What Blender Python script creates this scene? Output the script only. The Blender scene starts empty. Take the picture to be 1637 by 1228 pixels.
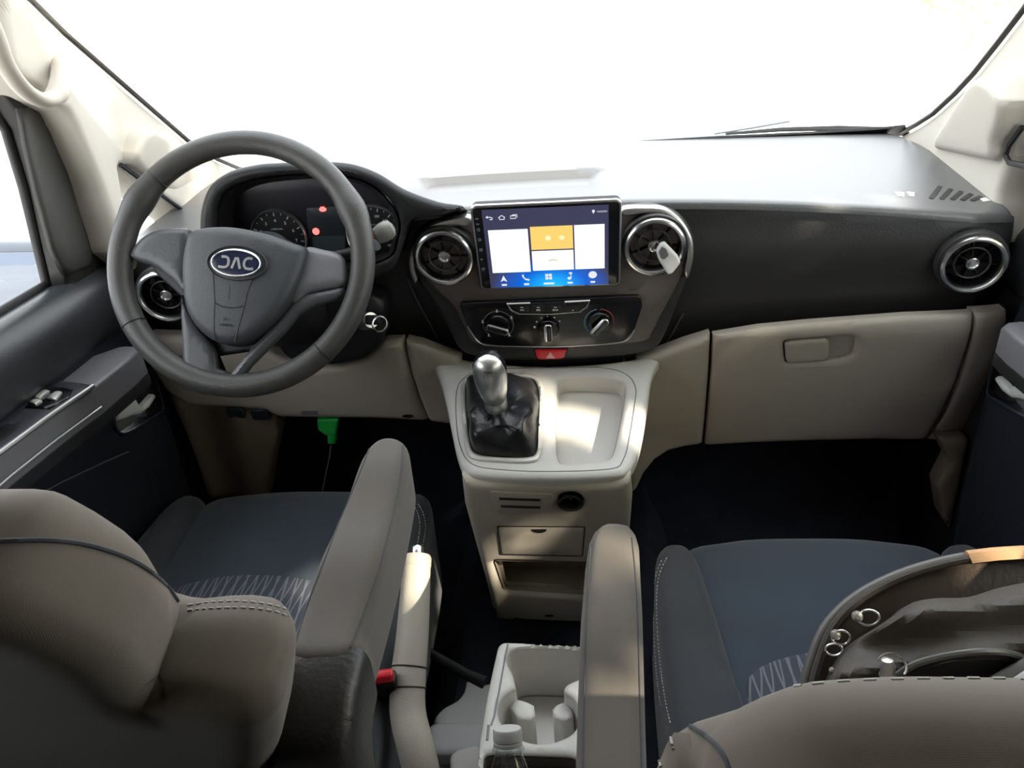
import bpy, bmesh, math, random
import numpy as np
from mathutils import Vector, Matrix
from mathutils.geometry import delaunay_2d_cdt

random.seed(7)
PI = math.pi
scn = bpy.context.scene
COL = scn.collection

# ------------------------------------------------------------------ camera
FPX, IW, IH = 1230.0, 1637.0, 1228.0
_p, _y, _r = math.radians(28), math.radians(6.3), math.radians(4.2)
FW = Vector((-math.sin(_y) * math.cos(_p), math.cos(_y) * math.cos(_p), -math.sin(_p)))
_r0 = Vector((math.cos(_y), math.sin(_y), 0)); _u0 = _r0.cross(FW)
RT = math.cos(_r) * _r0 - math.sin(_r) * _u0
UP = math.cos(_r) * _u0 + math.sin(_r) * _r0
CAM = Vector((0.055405, -1.148857, 1.175694))
cd = bpy.data.cameras.new('camera'); cam = bpy.data.objects.new('camera', cd); COL.objects.link(cam)
m = Matrix((RT, UP, -FW)).transposed().to_4x4(); m.translation = CAM; cam.matrix_world = m
cd.sensor_fit = 'HORIZONTAL'; cd.sensor_width = 36.0; cd.lens = FPX / IW * 36.0
cd.clip_start = 0.02; cd.clip_end = 200
scn.camera = cam

# ------------------------------------------------------------------ world, sun, exposure
scn.view_settings.view_transform = 'Standard'; scn.view_settings.look = 'None'
scn.view_settings.exposure = 0.0; scn.view_settings.gamma = 1.0
scn.view_settings.use_curve_mapping = False
scn.cycles.use_denoising = True
scn.cycles.max_bounces = 8; scn.cycles.transparent_max_bounces = 16
scn.cycles.sample_clamp_indirect = 8.0; scn.cycles.caustics_reflective = False; scn.cycles.caustics_refractive = False
w = bpy.data.worlds.new('sky'); scn.world = w; w.use_nodes = True
nt = w.node_tree; bg = nt.nodes['Background']
bg.inputs[0].default_value = (0.94, 0.96, 1.0, 1); bg.inputs[1].default_value = 4.2
SUN_TO = Vector((0.72, -0.40, 0.52)).normalized()
sl = bpy.data.lights.new('sun', 'SUN'); sl.energy = 13.0; sl.angle = math.radians(0.6); sl.color = (1.0, 0.86, 0.68)
so = bpy.data.objects.new('sun', sl); COL.objects.link(so)
so.rotation_euler = SUN_TO.to_track_quat('Z', 'Y').to_euler()

# ------------------------------------------------------------------ materials
MATS = {}
def mat(name, col, rough=.5, metal=0., grain=0., gscale=300., spec=.5, coat=0., emit=None, estr=1., var=0., vscale=6., sheen=0., weave=False):
    if name in MATS: return MATS[name]
    M = bpy.data.materials.new(name); M.use_nodes = True; t = M.node_tree; b = t.nodes['Principled BSDF']
    b.inputs['Base Color'].default_value = (*col, 1); b.inputs['Roughness'].default_value = rough
    b.inputs['Metallic'].default_value = metal; b.inputs['Specular IOR Level'].default_value = spec
    b.inputs['Coat Weight'].default_value = coat; b.inputs['Coat Roughness'].default_value = .08
    if sheen: b.inputs['Sheen Weight'].default_value = sheen
    if emit: b.inputs['Emission Color'].default_value = (*emit, 1); b.inputs['Emission Strength'].default_value = estr
    tc = t.nodes.new('ShaderNodeTexCoord')
    if grain:
        n = t.nodes.new('ShaderNodeTexNoise'); n.inputs['Scale'].default_value = gscale; n.inputs['Detail'].default_value = 3
        t.links.new(tc.outputs['Object'], n.inputs['Vector'])
        bp = t.nodes.new('ShaderNodeBump'); bp.inputs['Strength'].default_value = grain; bp.inputs['Distance'].default_value = .001
        t.links.new(n.outputs['Fac'], bp.inputs['Height']); t.links.new(bp.outputs['Normal'], b.inputs['Normal'])
    if var:
        n = t.nodes.new('ShaderNodeTexNoise'); n.inputs['Scale'].default_value = vscale; n.inputs['Detail'].default_value = 5
        t.links.new(tc.outputs['Object'], n.inputs['Vector'])
        r = t.nodes.new('ShaderNodeValToRGB')
        r.color_ramp.elements[0].position = .3; r.color_ramp.elements[1].position = .7
        r.color_ramp.elements[0].color = (*[c * (1 - var) for c in col], 1); r.color_ramp.elements[1].color = (*[min(1, c * (1 + var)) for c in col], 1)
        t.links.new(n.outputs['Fac'], r.inputs['Fac']); t.links.new(r.outputs['Color'], b.inputs['Base Color'])
    if weave:
        ws = []
        for ax in 'XY':
            wv = t.nodes.new('ShaderNodeTexWave'); wv.bands_direction = ax; wv.inputs['Scale'].default_value = 330; wv.inputs['Distortion'].default_value = 1.0
            t.links.new(tc.outputs['Object'], wv.inputs['Vector']); ws.append(wv)
        mx = t.nodes.new('ShaderNodeMath'); mx.operation = 'MULTIPLY'
        t.links.new(ws[0].outputs['Fac'], mx.inputs[0]); t.links.new(ws[1].outputs['Fac'], mx.inputs[1])
        bp = t.nodes.new('ShaderNodeBump'); bp.inputs['Strength'].default_value = .2; bp.inputs['Distance'].default_value = .0004
        t.links.new(mx.outputs[0], bp.inputs['Height']); t.links.new(bp.outputs['Normal'], b.inputs['Normal'])
    MATS[name] = M; return M

beige = mat('beige_plastic', (.46, .415, .36), .5, grain=.25, gscale=500)
beige_console = mat('console_plastic', (.60, .585, .56), .45, grain=.2, gscale=500)
cream = mat('cream_trim', (.60, .56, .49), .7, grain=.15, gscale=300)
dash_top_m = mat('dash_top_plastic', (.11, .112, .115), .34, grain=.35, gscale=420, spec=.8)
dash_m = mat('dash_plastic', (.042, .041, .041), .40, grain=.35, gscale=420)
black_m = mat('black_plastic', (.012, .012, .014), .5, grain=.2, gscale=400)
gloss_m = mat('piano_black', (.008, .008, .010), .22, coat=.2)
stack_m = mat('bronze_grey_plastic', (.20, .175, .165), .38, metal=.4, grain=.1)
door_m = mat('door_plastic', (.017, .021, .031), .5, grain=.4, gscale=350)
frame_m = mat('window_frame_plastic', (.020, .017, .015), .55, grain=.2)
frame2_m = mat('window_frame_insert', (.045, .043, .038), .5, grain=.2)
grey_m = mat('door_grey_plastic', (.17, .165, .18), .42, grain=.25)
chrome = mat('chrome', (.86, .86, .87), .22, metal=1.)
satin = mat('satin_silver', (.66, .65, .64), .32, metal=.9)
silver_p = mat('silver_paint', (.6, .58, .55), .4, metal=.3)
wheel_m = mat('steering_rim_plastic', (.060, .058, .056), .38, grain=.5, gscale=600, var=.15, vscale=12)
hub_m = mat('steering_hub_plastic', (.055, .060, .066), .42, grain=.5, gscale=700)
spoke_m = mat('steering_spoke_plastic', (.075, .078, .085), .36, grain=.2)
fab_top = mat('seat_fabric_slate', (.030, .044, .066), .9, weave=True, sheen=.25, var=.12, vscale=9)
fab_side = mat('seat_fabric_charcoal', (.033, .037, .045), .85, weave=True, sheen=.2, var=.15, vscale=9)
fab_back = mat('seatback_fabric', (.150, .124, .095), .85, weave=True, sheen=.2, var=.10, vscale=7)
fab_arm = mat('armrest_fabric', (.078, .066, .054), .85, weave=True, sheen=.25, var=.12, vscale=8)
stitch = mat('stitch_thread', (.50, .50, .48), .8)
carpet = mat('carpet', (.014, .019, .034), .95, grain=1., gscale=900, var=.3, vscale=20)
leather = mat('gear_boot_leather', (.012, .013, .015), .30, grain=.5, gscale=260)
red_m = mat('red_plastic', (.55, .02, .03), .35, emit=(.8, .02, .04), estr=.05)
green_m = mat('green_plastic', (.03, .62, .10), .4)
white_m = mat('white_plastic', (.82, .82, .80), .35)
print_w = mat('white_print', (.75, .77, .80), .5)
print_d = mat('dark_print', (.03, .03, .035), .5)
rear_m = mat('cargo_trim', (.05, .045, .04), .8)
headliner = mat('headliner_fabric', (.15, .135, .115), .95, grain=.3, gscale=400)
concrete = mat('concrete', (.80, .79, .76), .9, var=.06, vscale=.8)
paint = mat('white_car_paint', (.80, .81, .83), .25, coat=.6)
rubber = mat('rubber', (.015, .015, .015), .6)

def glass_mat(name, tint=(1, 1, 1), refl=.08):
    M = bpy.data.materials.new(name); M.use_nodes = True; t = M.node_tree; t.nodes.clear()
    o = t.nodes.new('ShaderNodeOutputMaterial'); tr = t.nodes.new('ShaderNodeBsdfTransparent'); gl = t.nodes.new('ShaderNodeBsdfGlossy')
    tr.inputs[0].default_value = (*tint, 1); gl.inputs['Roughness'].default_value = .02
    lw = t.nodes.new('ShaderNodeLayerWeight'); pw = t.nodes.new('ShaderNodeMath'); pw.operation = 'POWER'; pw.inputs[1].default_value = 5
    t.links.new(lw.outputs['Facing'], pw.inputs[0]); fr = t.nodes.new('ShaderNodeMath'); fr.operation = 'MULTIPLY_ADD'; fr.inputs[1].default_value = .5; fr.inputs[2].default_value = refl * .3
    t.links.new(pw.outputs[0], fr.inputs[0])
    mx = t.nodes.new('ShaderNodeMixShader'); t.links.new(fr.outputs[0], mx.inputs[0]); t.links.new(tr.outputs[0], mx.inputs[1]); t.links.new(gl.outputs[0], mx.inputs[2])
    t.links.new(mx.outputs[0], o.inputs[0]); return M
glass = glass_mat('window_glass', (.97, .985, .98))
privacy = glass_mat('privacy_glass', (.03, .03, .035))
lens = glass_mat('clear_lens', (.9, .9, .92))
pet = bpy.data.materials.new('clear_bottle_plastic'); pet.use_nodes = True
_b = pet.node_tree.nodes['Principled BSDF']; _b.inputs['Transmission Weight'].default_value = 1; _b.inputs['Roughness'].default_value = .03; _b.inputs['IOR'].default_value = 1.3

# wavy-line seat insert: a printed fabric pattern
def wavy_fabric(name):
    M = bpy.data.materials.new(name); M.use_nodes = True; t = M.node_tree; b = t.nodes['Principled BSDF']
    tc = t.nodes.new('ShaderNodeTexCoord'); outs = []
    for ph, sc, rot in ((0, 26, .08), (2.1, 21, -.12)):
        mp = t.nodes.new('ShaderNodeMapping'); mp.inputs['Rotation'].default_value = (0, 0, rot)
        t.links.new(tc.outputs['Object'], mp.inputs['Vector'])
        wv = t.nodes.new('ShaderNodeTexWave'); wv.wave_type = 'BANDS'; wv.bands_direction = 'X'; wv.inputs['Scale'].default_value = sc
        wv.inputs['Distortion'].default_value = 3.2; wv.inputs['Detail'].default_value = 0; wv.inputs['Detail Scale'].default_value = .5; wv.inputs['Phase Offset'].default_value = ph
        t.links.new(mp.outputs[0], wv.inputs['Vector'])
        g = t.nodes.new('ShaderNodeMath'); g.operation = 'GREATER_THAN'; g.inputs[1].default_value = .93; t.links.new(wv.outputs['Fac'], g.inputs[0]); outs.append(g)
    mx = t.nodes.new('ShaderNodeMath'); mx.operation = 'MAXIMUM'; t.links.new(outs[0].outputs[0], mx.inputs[0]); t.links.new(outs[1].outputs[0], mx.inputs[1])
    c = t.nodes.new('ShaderNodeMix'); c.data_type = 'RGBA'; c.inputs[6].default_value = (.055, .062, .085, 1); c.inputs[7].default_value = (.16, .175, .21, 1)
    t.links.new(mx.outputs[0], c.inputs[0]); t.links.new(c.outputs[2], b.inputs['Base Color']); b.inputs['Roughness'].default_value = .9
    return M
wavy = wavy_fabric('wavy_line_fabric')

# ------------------------------------------------------------------ frames
def ray(px, py):
    px, py = float(px), float(py)
    return FW + (px - IW / 2) / FPX * RT - (py - IH / 2) / FPX * UP
class Plane:
    """a plane in the van: origin O, axes U and V, normal N = U x V towards the viewer"""
    def __init__(s, O, U, V):
        s.O = Vector(O); s.U = Vector(U).normalized(); s.V = Vector(V).normalized(); s.N = s.U.cross(s.V).normalized()
    def w(s, u, v, h): return s.O + s.U * u + s.V * v + s.N * h
    def uv(s, px, py, _z=0):
        d = ray(px, py); t = (s.O - CAM).dot(s.N) / d.dot(s.N); q = CAM + d * t - s.O
        return (q.dot(s.U), q.dot(s.V))
    def px(s, pts): return [s.uv(p[0], p[1]) for p in pts]
    def inv(s, P):
        q = Vector(P) - s.O; return (q.dot(s.U), q.dot(s.V))
class Face:
    """a surface y = g(x, z) seen from the cabin"""
    def __init__(s, g): s.g = g
    def w(s, u, v, h): return Vector((u, s.g(u, v) - h, v))
    def uv(s, px, py, _z=0):
        d = ray(px, py); y = 0.
        for _ in range(25):
            t = (y - CAM.y) / d.y; x = CAM.x + d.x * t; z = CAM.z + d.z * t; y = .5 * y + .5 * s.g(x, z)
        return (x, z)
    def px(s, pts): return [s.uv(p[0], p[1]) for p in pts]
def at(px, py, **k):
    d = ray(px, py); (ax, v), = k.items(); i = 'xyz'.index(ax)
    return CAM + d * ((v - CAM[i]) / d[i])

# ------------------------------------------------------------------ mesh tools
def spline(pts, closed=True, n=6):
    P = [Vector(p) for p in pts]; N = len(P); out = []
    rng = range(N) if closed else range(N - 1)
    for i in rng:
        if closed: a, b, c, d = P[i - 1], P[i], P[(i + 1) % N], P[(i + 2) % N]
        else: a, b, c, d = P[max(i - 1, 0)], P[i], P[i + 1], P[min(i + 2, N - 1)]
        for k in range(n):
            t = k / n; t2 = t * t; t3 = t2 * t
            out.append(.5 * ((2 * b) + (c - a) * t + (2 * a - 5 * b + 4 * c - d) * t2 + (3 * b - 3 * c + d - a) * t3))
    if not closed: out.append(P[-1])
    return out
def resample(pts, step, closed=True):
    P = [np.array(p, float) for p in pts]
    if closed: P = P + [P[0]]
    out = []
    for a, b in zip(P[:-1], P[1:]):
        L = np.linalg.norm(b - a)
        if L < 1e-7: continue
        k = max(1, int(math.ceil(L / step)))
        for i in range(k): out.append(a + (b - a) * i / k)
    if not closed: out.append(P[-1])
    return np.array(out)
def sm(pts, n=6): return [tuple(p) for p in spline([(*p, 0) for p in pts], True, n)]
def sm2(pts, n=6): return [(p[0], p[1]) for p in sm(pts, n)]
def rr(x0, y0, x1, y1, r, n=5):
    out = []
    for cx, cy, a in ((x1 - r, y1 - r, 0), (x0 + r, y1 - r, 90), (x0 + r, y0 + r, 180), (x1 - r, y0 + r, 270)):
        for k in range(n + 1):
            t = math.radians(a + 90 * k / n); out.append((cx + r * math.cos(t), cy + r * math.sin(t)))
    return out
def rquad(pts, r, n=5):
    """round the corners of a polygon"""
    out = []; N = len(pts)
    for i in range(N):
        a, b, c = (np.array(pts[i - 1][:2], float), np.array(pts[i][:2], float), np.array(pts[(i + 1) % N][:2], float))
        ri = min(r, np.linalg.norm(a - b) * .45, np.linalg.norm(c - b) * .45)
        p = b + (a - b) / np.linalg.norm(a - b) * ri; q = b + (c - b) / np.linalg.norm(c - b) * ri
        for k in range(n + 1):
            t = k / n; out.append(tuple((1 - t) ** 2 * p + 2 * t * (1 - t) * b + t * t * q))
    return out
def ell(cx, cy, rx, ry, n=40, a0=0, a1=2 * PI):
    return [(cx + rx * math.cos(a0 + (a1 - a0) * k / n), cy + ry * math.sin(a0 + (a1 - a0) * k / n)) for k in range(n)]
def area2(P): x, y = P[:, 0], P[:, 1]; return .5 * np.sum(x * np.roll(y, -1) - y * np.roll(x, -1))
def inside(pts, poly):
    x, y = pts[:, 0][:, None], pts[:, 1][:, None]; x0, y0 = poly[:, 0][None], poly[:, 1][None]
    x1, y1 = np.roll(poly[:, 0], -1)[None], np.roll(poly[:, 1], -1)[None]
    c = ((y0 > y) != (y1 > y)) & (x < (x1 - x0) * (y - y0) / (np.where(y1 == y0, 1e-12, y1 - y0)) + x0)
    return (c.sum(1) % 2) == 1
def dist(pts, loops):
    D = np.full(len(pts), 1e9)
    for L in loops:
        A = L[None]; B = np.roll(L, -1, 0)[None]; P = pts[:, None]
        AB = B - A; t = np.clip(((P - A) * AB).sum(2) / np.maximum((AB ** 2).sum(2), 1e-14), 0, 1)
        D = np.minimum(D, np.sqrt((((A + AB * t[..., None]) - P) ** 2).sum(2)).min(1))
    return D

class MB:
    """collects pieces of ONE mesh"""
    def __init__(s): s.v = []; s.f = []
    def add(s, v, f):
        k = len(s.v); s.v += [Vector(p) for p in v]; s.f += [tuple(i + k for i in q) for q in f]; return s
    def build(s, name, m, parent=None, label=None, kind=None, flat=False, sharp=38):
        me = bpy.data.meshes.new(name)
        off = Vector(parent.get('_o', (0, 0, 0))) if parent else Vector((0, 0, 0))
        if parent is not None and parent.get('_local'): off = Vector((0, 0, 0))
        me.from_pydata([tuple(p - off) for p in s.v], [], s.f); me.update()
        if not flat:
            bm = bmesh.new(); bm.from_mesh(me)
            for fc in bm.faces: fc.smooth = True
            lim = math.radians(sharp)
            for e in bm.edges:
                if len(e.link_faces) == 2 and e.calc_face_angle(0) > lim: e.smooth = False
            bm.to_mesh(me); bm.free()
        me.materials.append(m)
        o = bpy.data.objects.new(name, me); COL.objects.link(o)
        if parent is not None:
            o.parent = parent; o['_o'] = tuple(off) if not parent.get('_local') else (0, 0, 0)
            if parent.get('_local'): o['_local'] = 1
        if label: o['label'] = label
        if kind: o['kind'] = kind
        return o

def relief(F, outer, holes=(), r=.004, back=.015, step=.012, hf=None, h0=0., dome=None, prof=1.):
    outer = [tuple(p[:2]) for p in outer]; holes = [[tuple(p[:2]) for p in h] for h in holes]
    loops = [resample(outer, step)] + [resample(h, step) for h in holes]
    if area2(loops[0]) < 0: loops[0] = loops[0][::-1]
    for i in range(1, len(loops)):
        if area2(loops[i]) > 0: loops[i] = loops[i][::-1]
    pts = []; edges = []
    for L in loops:
        k = len(pts); pts += list(L); edges += [(k + i, k + (i + 1) % len(L)) for i in range(len(L))]
    nb = len(pts)
    ins = []
    if r > 1e-5:
        for fr in ((.08, .3, 1.0) if r < .012 else (.04, .12, .25, .42, .68, 1.0)):
            o_ = r * fr
            for L in loops:
                T = np.roll(L, -1, 0) - np.roll(L, 1, 0); T /= np.maximum(np.linalg.norm(T, axis=1), 1e-9)[:, None]
                Q = L + np.stack([-T[:, 1], T[:, 0]], 1) * o_
                ok = dist(Q, loops) > o_ * .93; ins += list(Q[ok])
    a = loops[0].min(0); b = loops[0].max(0)
    gx = np.arange(a[0] + step / 2, b[0], step); gy = np.arange(a[1] + step / 2, b[1], step)
    if len(gx) and len(gy):
        G = np.stack(np.meshgrid(gx, gy), -1).reshape(-1, 2)
        G = G[inside(G, loops[0])]
        if len(G): G = G[dist(G, loops) > max(r * 1.25, step * .5)]
        ins += list(G)
    if ins:
        I = np.array(ins); k_ = inside(I, loops[0])
        for H in loops[1:]: k_ &= ~inside(I, H)
        pts += list(I[k_])
    vo, eo, fo, ov, oe, of = delaunay_2d_cdt([Vector(p) for p in pts], edges, [], 0, 1e-7)
    V = np.array([(p.x, p.y) for p in vo])
    tris = [tuple(f) for f in fo]
    C_ = np.array([V[list(f)].mean(0) for f in tris]); k_ = inside(C_, loops[0])
    for H in loops[1:]: k_ &= ~inside(C_, H)
    tris = [t for t, q in zip(tris, k_) if q]
    def orient(t):
        A, B, C2 = V[t[0]], V[t[1]], V[t[2]]
        return t if (B[0] - A[0]) * (C2[1] - A[1]) - (B[1] - A[1]) * (C2[0] - A[0]) > 0 else t[::-1]
    tris = [orient(t) for t in tris]
    D = dist(V, loops)
    def drop(d, rad): return rad - math.sqrt(max(0, rad * rad - (rad - min(d, rad)) ** 2)) if rad > 0 else 0
    W1 = []; W2 = []
    for (u, v), d in zip(V, D):
        h = h0 + (hf(u, v) if hf else 0)
        W1.append(F.w(u, v, h - drop(d, r) * prof))
        W2.append(F.w(u, v, h0 - back + (drop(d, dome) if dome else 0)))
    n = len(V); faces = list(tris) + [tuple(n + i for i in t[::-1]) for t in tris]
    cnt = {}
    for t in tris:
        for i in range(len(t)):
            e = (t[i], t[(i + 1) % len(t)]); cnt[e] = 1
    for (i, j) in cnt:
        if (j, i) not in cnt: faces.append((j, i, n + i, n + j))
    return W1 + W2, faces

def tube(pts, rad, seg=12, closed=False, flat=1.):
    P = [Vector(p) for p in pts]; n = len(P); R = rad if hasattr(rad, '__len__') else [rad] * n
    T = []
    for i in range(n):
        a = P[i - 1] if (i or closed) else P[i]; b = P[(i + 1) % n] if (i < n - 1 or closed) else P[i]
        T.append((b - a).normalized() if (b - a).length > 1e-9 else Vector((0, 0, 1)))
    N = T[0].orthogonal().normalized(); V = []; Fc = []; Ns = []
    for i in range(n):
        N = (N - T[i] * N.dot(T[i])).normalized(); Ns.append(N.copy())
    twist = 0
    if closed:
        Nn = (Ns[-1] - T[0] * Ns[-1].dot(T[0])).normalized(); twist = math.atan2(Ns[0].cross(Nn).dot(T[0]), Ns[0].dot(Nn))
    for i in range(n):
        Nq = Matrix.Rotation(-twist * i / n, 3, T[i]) @ Ns[i]; B = T[i].cross(Nq)
        for k in range(seg):
            a = 2 * PI * k / seg; V.append(P[i] + (Nq * math.cos(a) + B * math.sin(a) * flat) * R[i])
    for i in range(n if closed else n - 1):
        for k in range(seg):
            j = (i + 1) % n; Fc.append((i * seg + k, i * seg + (k + 1) % seg, j * seg + (k + 1) % seg, j * seg + k))
    if not closed:
        Fc.append(tuple(range(seg))[::-1]); Fc.append(tuple((n - 1) * seg + k for k in range(seg)))
    return V, Fc
def lathe(prof, O, A, seg=40, X=None, caps=True):
    """prof: list of (radius, height along A)"""
    A = Vector(A).normalized(); O = Vector(O); X = (Vector(X) if X else A.orthogonal()).normalized(); Y = A.cross(X)
    V = []; Fc = []; n = len(prof)
    for r_, h in prof:
        for k in range(seg):
            a = 2 * PI * k / seg; V.append(O + A * h + (X * math.cos(a) + Y * math.sin(a)) * max(r_, 1e-5))
    for i in range(n - 1):
        for k in range(seg):
            Fc.append((i * seg + k, i * seg + (k + 1) % seg, (i + 1) * seg + (k + 1) % seg, (i + 1) * seg + k))
    if caps: Fc.append(tuple(range(seg))[::-1]); Fc.append(tuple((n - 1) * seg + k for k in range(seg)))
    return V, Fc
def xy(L): return [(p[0], p[1]) for p in L]
def loft(rows, closed_u=False):
    n = len(rows[0]); V = [Vector(p) for r_ in rows for p in r_]; Fc = []
    for i in range(len(rows) - 1):
        for k in range(n if closed_u else n - 1):
            j = (k + 1) % n; Fc.append((i * n + k, i * n + j, (i + 1) * n + j, (i + 1) * n + k))
    return V, Fc
def box(F, u0, v0, u1, v1, h0, h1, r=.002):
    """bevelled box standing on a frame"""
    bm = bmesh.new(); bmesh.ops.create_cube(bm, size=1)
    for v in bm.verts:
        v.co = Vector(((u0 + u1) / 2 + v.co.x * (u1 - u0), (v0 + v1) / 2 + v.co.y * (v1 - v0), (h0 + h1) / 2 + v.co.z * (h1 - h0)))
    if r: bmesh.ops.bevel(bm, geom=bm.edges[:] + bm.verts[:], offset=r, segments=3, affect='EDGES', profile=.5)
    V = [F.w(*v.co) for v in bm.verts]; bm.verts.index_update(); Fc = [tuple(v.index for v in f.verts) for f in bm.faces]; bm.free()
    return V, Fc
XYZ = Plane((0, 0, 0), (1, 0, 0), (0, 1, 0))
def text(F, body, u, v, size, rot=0., h=.0006, ext=.0003, bold=0., sx=1., shear=0.):
    c = bpy.data.curves.new('t', 'FONT'); c.body = body; c.size = size; c.align_x = 'CENTER'; c.align_y = 'CENTER'
    c.offset = bold; c.extrude = ext; c.shear = shear; c.resolution_u = 3
    o = bpy.data.objects.new('t', c); COL.objects.link(o); dg = bpy.context.evaluated_depsgraph_get()
    me = bpy.data.meshes.new_from_object(o.evaluated_get(dg)); ca, sa = math.cos(rot), math.sin(rot)
    V = [F.w(u + p.co.x * sx * ca - p.co.y * sa, v + p.co.x * sx * sa + p.co.y * ca, h + p.co.z) for p in me.vertices]
    Fc = [tuple(p.vertices) for p in me.polygons]
    bpy.data.objects.remove(o); bpy.data.meshes.remove(me); bpy.data.curves.remove(c)
    return V, Fc
def flat(F, pts, h=.0006, t=.0006):
    """a thin printed or applied flat piece"""
    n = len(pts); V = [F.w(p[0], p[1], h) for p in pts] + [F.w(p[0], p[1], h - t) for p in pts]
    if area2(np.array([p[:2] for p in pts])) < 0: V = [F.w(p[0], p[1], h) for p in pts[::-1]] + [F.w(p[0], p[1], h - t) for p in pts[::-1]]
    return V, [tuple(range(n)), tuple(range(n, 2 * n))[::-1]] + [(i, n + i, n + (i + 1) % n, (i + 1) % n)[::-1] for i in range(n)]

def thing(name, label, cat, loc=(0, 0, 0), group=None, kind=None, local=False, M=None):
    o = bpy.data.objects.new(name, None); COL.objects.link(o); o.location = loc; o.empty_display_size = .05
    if M is not None: o.matrix_world = M
    if kind: o['kind'] = kind
    if label: o['label'] = label
    if cat: o['category'] = cat
    if group: o['group'] = group
    o['_o'] = tuple(loc)
    if local: o['_local'] = 1
    return o
def struct(o, label=None):
    o['kind'] = 'structure'
    if label: o['label'] = label
    return o
def copy_tree(o, parent=None):
    c = o.copy(); COL.objects.link(c)
    if parent is not None: c.parent = parent
    for ch in list(o.children): copy_tree(ch, c)
    return c

# ================================================================== THE SETTING
# ground outside, far tree, bonnet
struct(MB().add(*box(XYZ, -40, -40, 40, 60, -.60, -.45, 0)).build('ground', concrete, flat=True))

# floor with transmission tunnel
fl = MB()
fl.add(*box(XYZ, -.74, -2.6, .74, .34, -.03, 0, 0))
floor_o = fl.build('floor', carpet, flat=True); struct(floor_o)
rows = []
for y in (-1.3, -.9, -.5, -.25, .05, .3):
    hh = .15 + .05 * max(0, (y + .25) / .55)
    rows.append([(x, y, z) for x, z in ((-.24, .0), (-.21, hh * .6), (-.17, hh * .93), (-.12, hh), (.12, hh), (.17, hh * .93), (.21, hh * .6), (.24, 0))])
tun = MB(); tun.add(*loft([[Vector(p) for p in r_][::-1] for r_ in rows])); tun.build('tunnel_carpet', carpet, floor_o)
wf = MB(); wf.add(*box(XYZ, -.74, .30, .74, .34, 0, .80, .01)); wf.add(*loft([[(x, .31 - .25 * t, .30 * (1 - t) ** 1.6) for x in (-.73, .73)] for t in (0, .25, .5, .75, 1)]))
struct(wf.build('wall_front', carpet))
for s, nm in ((-1, 'trim_4'), (1, 'trim_5')):
    struct(MB().add(*box(XYZ, min(s * .70, s * .735), -.055, max(s * .70, s * .735), .34, .0, .80, .004)).build(nm, black_m))

# ceiling
c_ = MB(); c_.add(*box(XYZ, -.76, -2.6, .76, -.27, 1.315, 1.36, .01)); struct(c_.build('ceiling', headliner))
# rear part of the body: side walls with window openings, rear wall
for s, nm in ((-1, 'wall_left'), (1, 'wall_right')):
    F = Plane((s * .735, 0, 0), (0, -s, 0), (0, 0, 1))
    o = MB().add(*relief(F, [(-s * -2.6, -.03), (-s * -1.17, -.03), (-s * -1.17, 1.33), (-s * -2.6, 1.33)],
                 [rquad([(-s * -2.45, .80), (-s * -1.35, .80), (-s * -1.35, 1.22), (-s * -2.45, 1.22)], .06)], r=.006, back=.04, step=.12)).build(nm, rear_m)
    struct(o)
    g_ = MB().add(*box(XYZ, s * .752 - .002, -2.47, s * .752 + .002, -1.2, .78, 1.24, 0)).build('window_%d' % (4 if s < 0 else 5), privacy, flat=True); struct(g_)
o = MB().add(*relief(Plane((0, -2.6, 0), (-1, 0, 0), (0, 0, 1)), [(-.76, -.03), (.76, -.03), (.76, 1.33), (-.76, 1.33)],
             [rquad([(-.6, .80), (.6, .80), (.6, 1.22), (-.6, 1.22)], .06)], r=.006, back=.04, step=.15)).build('wall_back', rear_m); struct(o)
struct(MB().add(*box(XYZ, -.62, -2.63, .62, -2.625, .78, 1.24, 0)).build('window_6', privacy, flat=True))

# windscreen
WS = Plane((0, .405, .862), (1, 0, 0), (0, -.70, .44))
struct(MB().add(*box(WS, -.70, -.02, .70, .84, -.006, -.002, 0)).build('window_1', glass, flat=True))
# black frit strip along the foot of the glass
fr_ = MB().add(*flat(WS, WS.px([(1000, 227), (1150, 218), (1300, 211), (1400, 205), (1447, 200), (1456, 214), (1400, 217), (1300, 221), (1150, 225), (1000, 229.5)]), .003, .004))
struct(fr_.build('trim_3', black_m, flat=True))

# windscreen pillars with the quarter windows
def recess(F, pts, k, z0):
    return relief(F, F.px(pts), r=.012, back=.02, step=.014, h0=.006, hf=lambda u, v: max(-.01, k * (v - z0)))
PL = Plane((-.655, 0, 0), (0, 1, 0), (0, 0, 1)); PR = Plane((.655, 0, 0), (0, -1, 0), (0, 0, 1))
top_l = PL.px([(385, 276), (340, 252), (297, 225), (200, 141), (100, 54), (45, 0)])
low_l = PL.px([(20, 112), (80, 155), (112, 178), (128, 210), (140, 240), (165, 300), (188, 372), (196, 402)])
out = top_l + [(-.31, 1.315), (-1.16, 1.325), (-1.16, 1.26), (-.22, 1.255), (-.13, 1.19)] + low_l + [(.0, .78), (.44, .78), (.44, .85)]
q1 = rquad(PL.px([(191, 262), (232, 292), (310, 350), (300, 392), (212, 392)]), .01)
tl = MB().add(*relief(PL, out, [q1], r=.012, back=.075, step=.02)).build('trim_1', cream); struct(tl)
MB().add(*recess(PL, [(196, 262), (197, 235), (206, 212), (218, 207), (240, 216), (268, 233), (300, 262), (345, 290), (330, 306), (300, 320), (232, 286)], .30, .90)).build('pillar_recess', cream, tl)
MB().add(*tube([PL.w(*p, .004) for p in PL.px([(30, -12), (45, 0), (100, 54), (200, 141), (297, 225), (345, 255), (380, 270), (410, 272)])], .0042, 8)).build('glass_seal', frame_m, tl)
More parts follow.
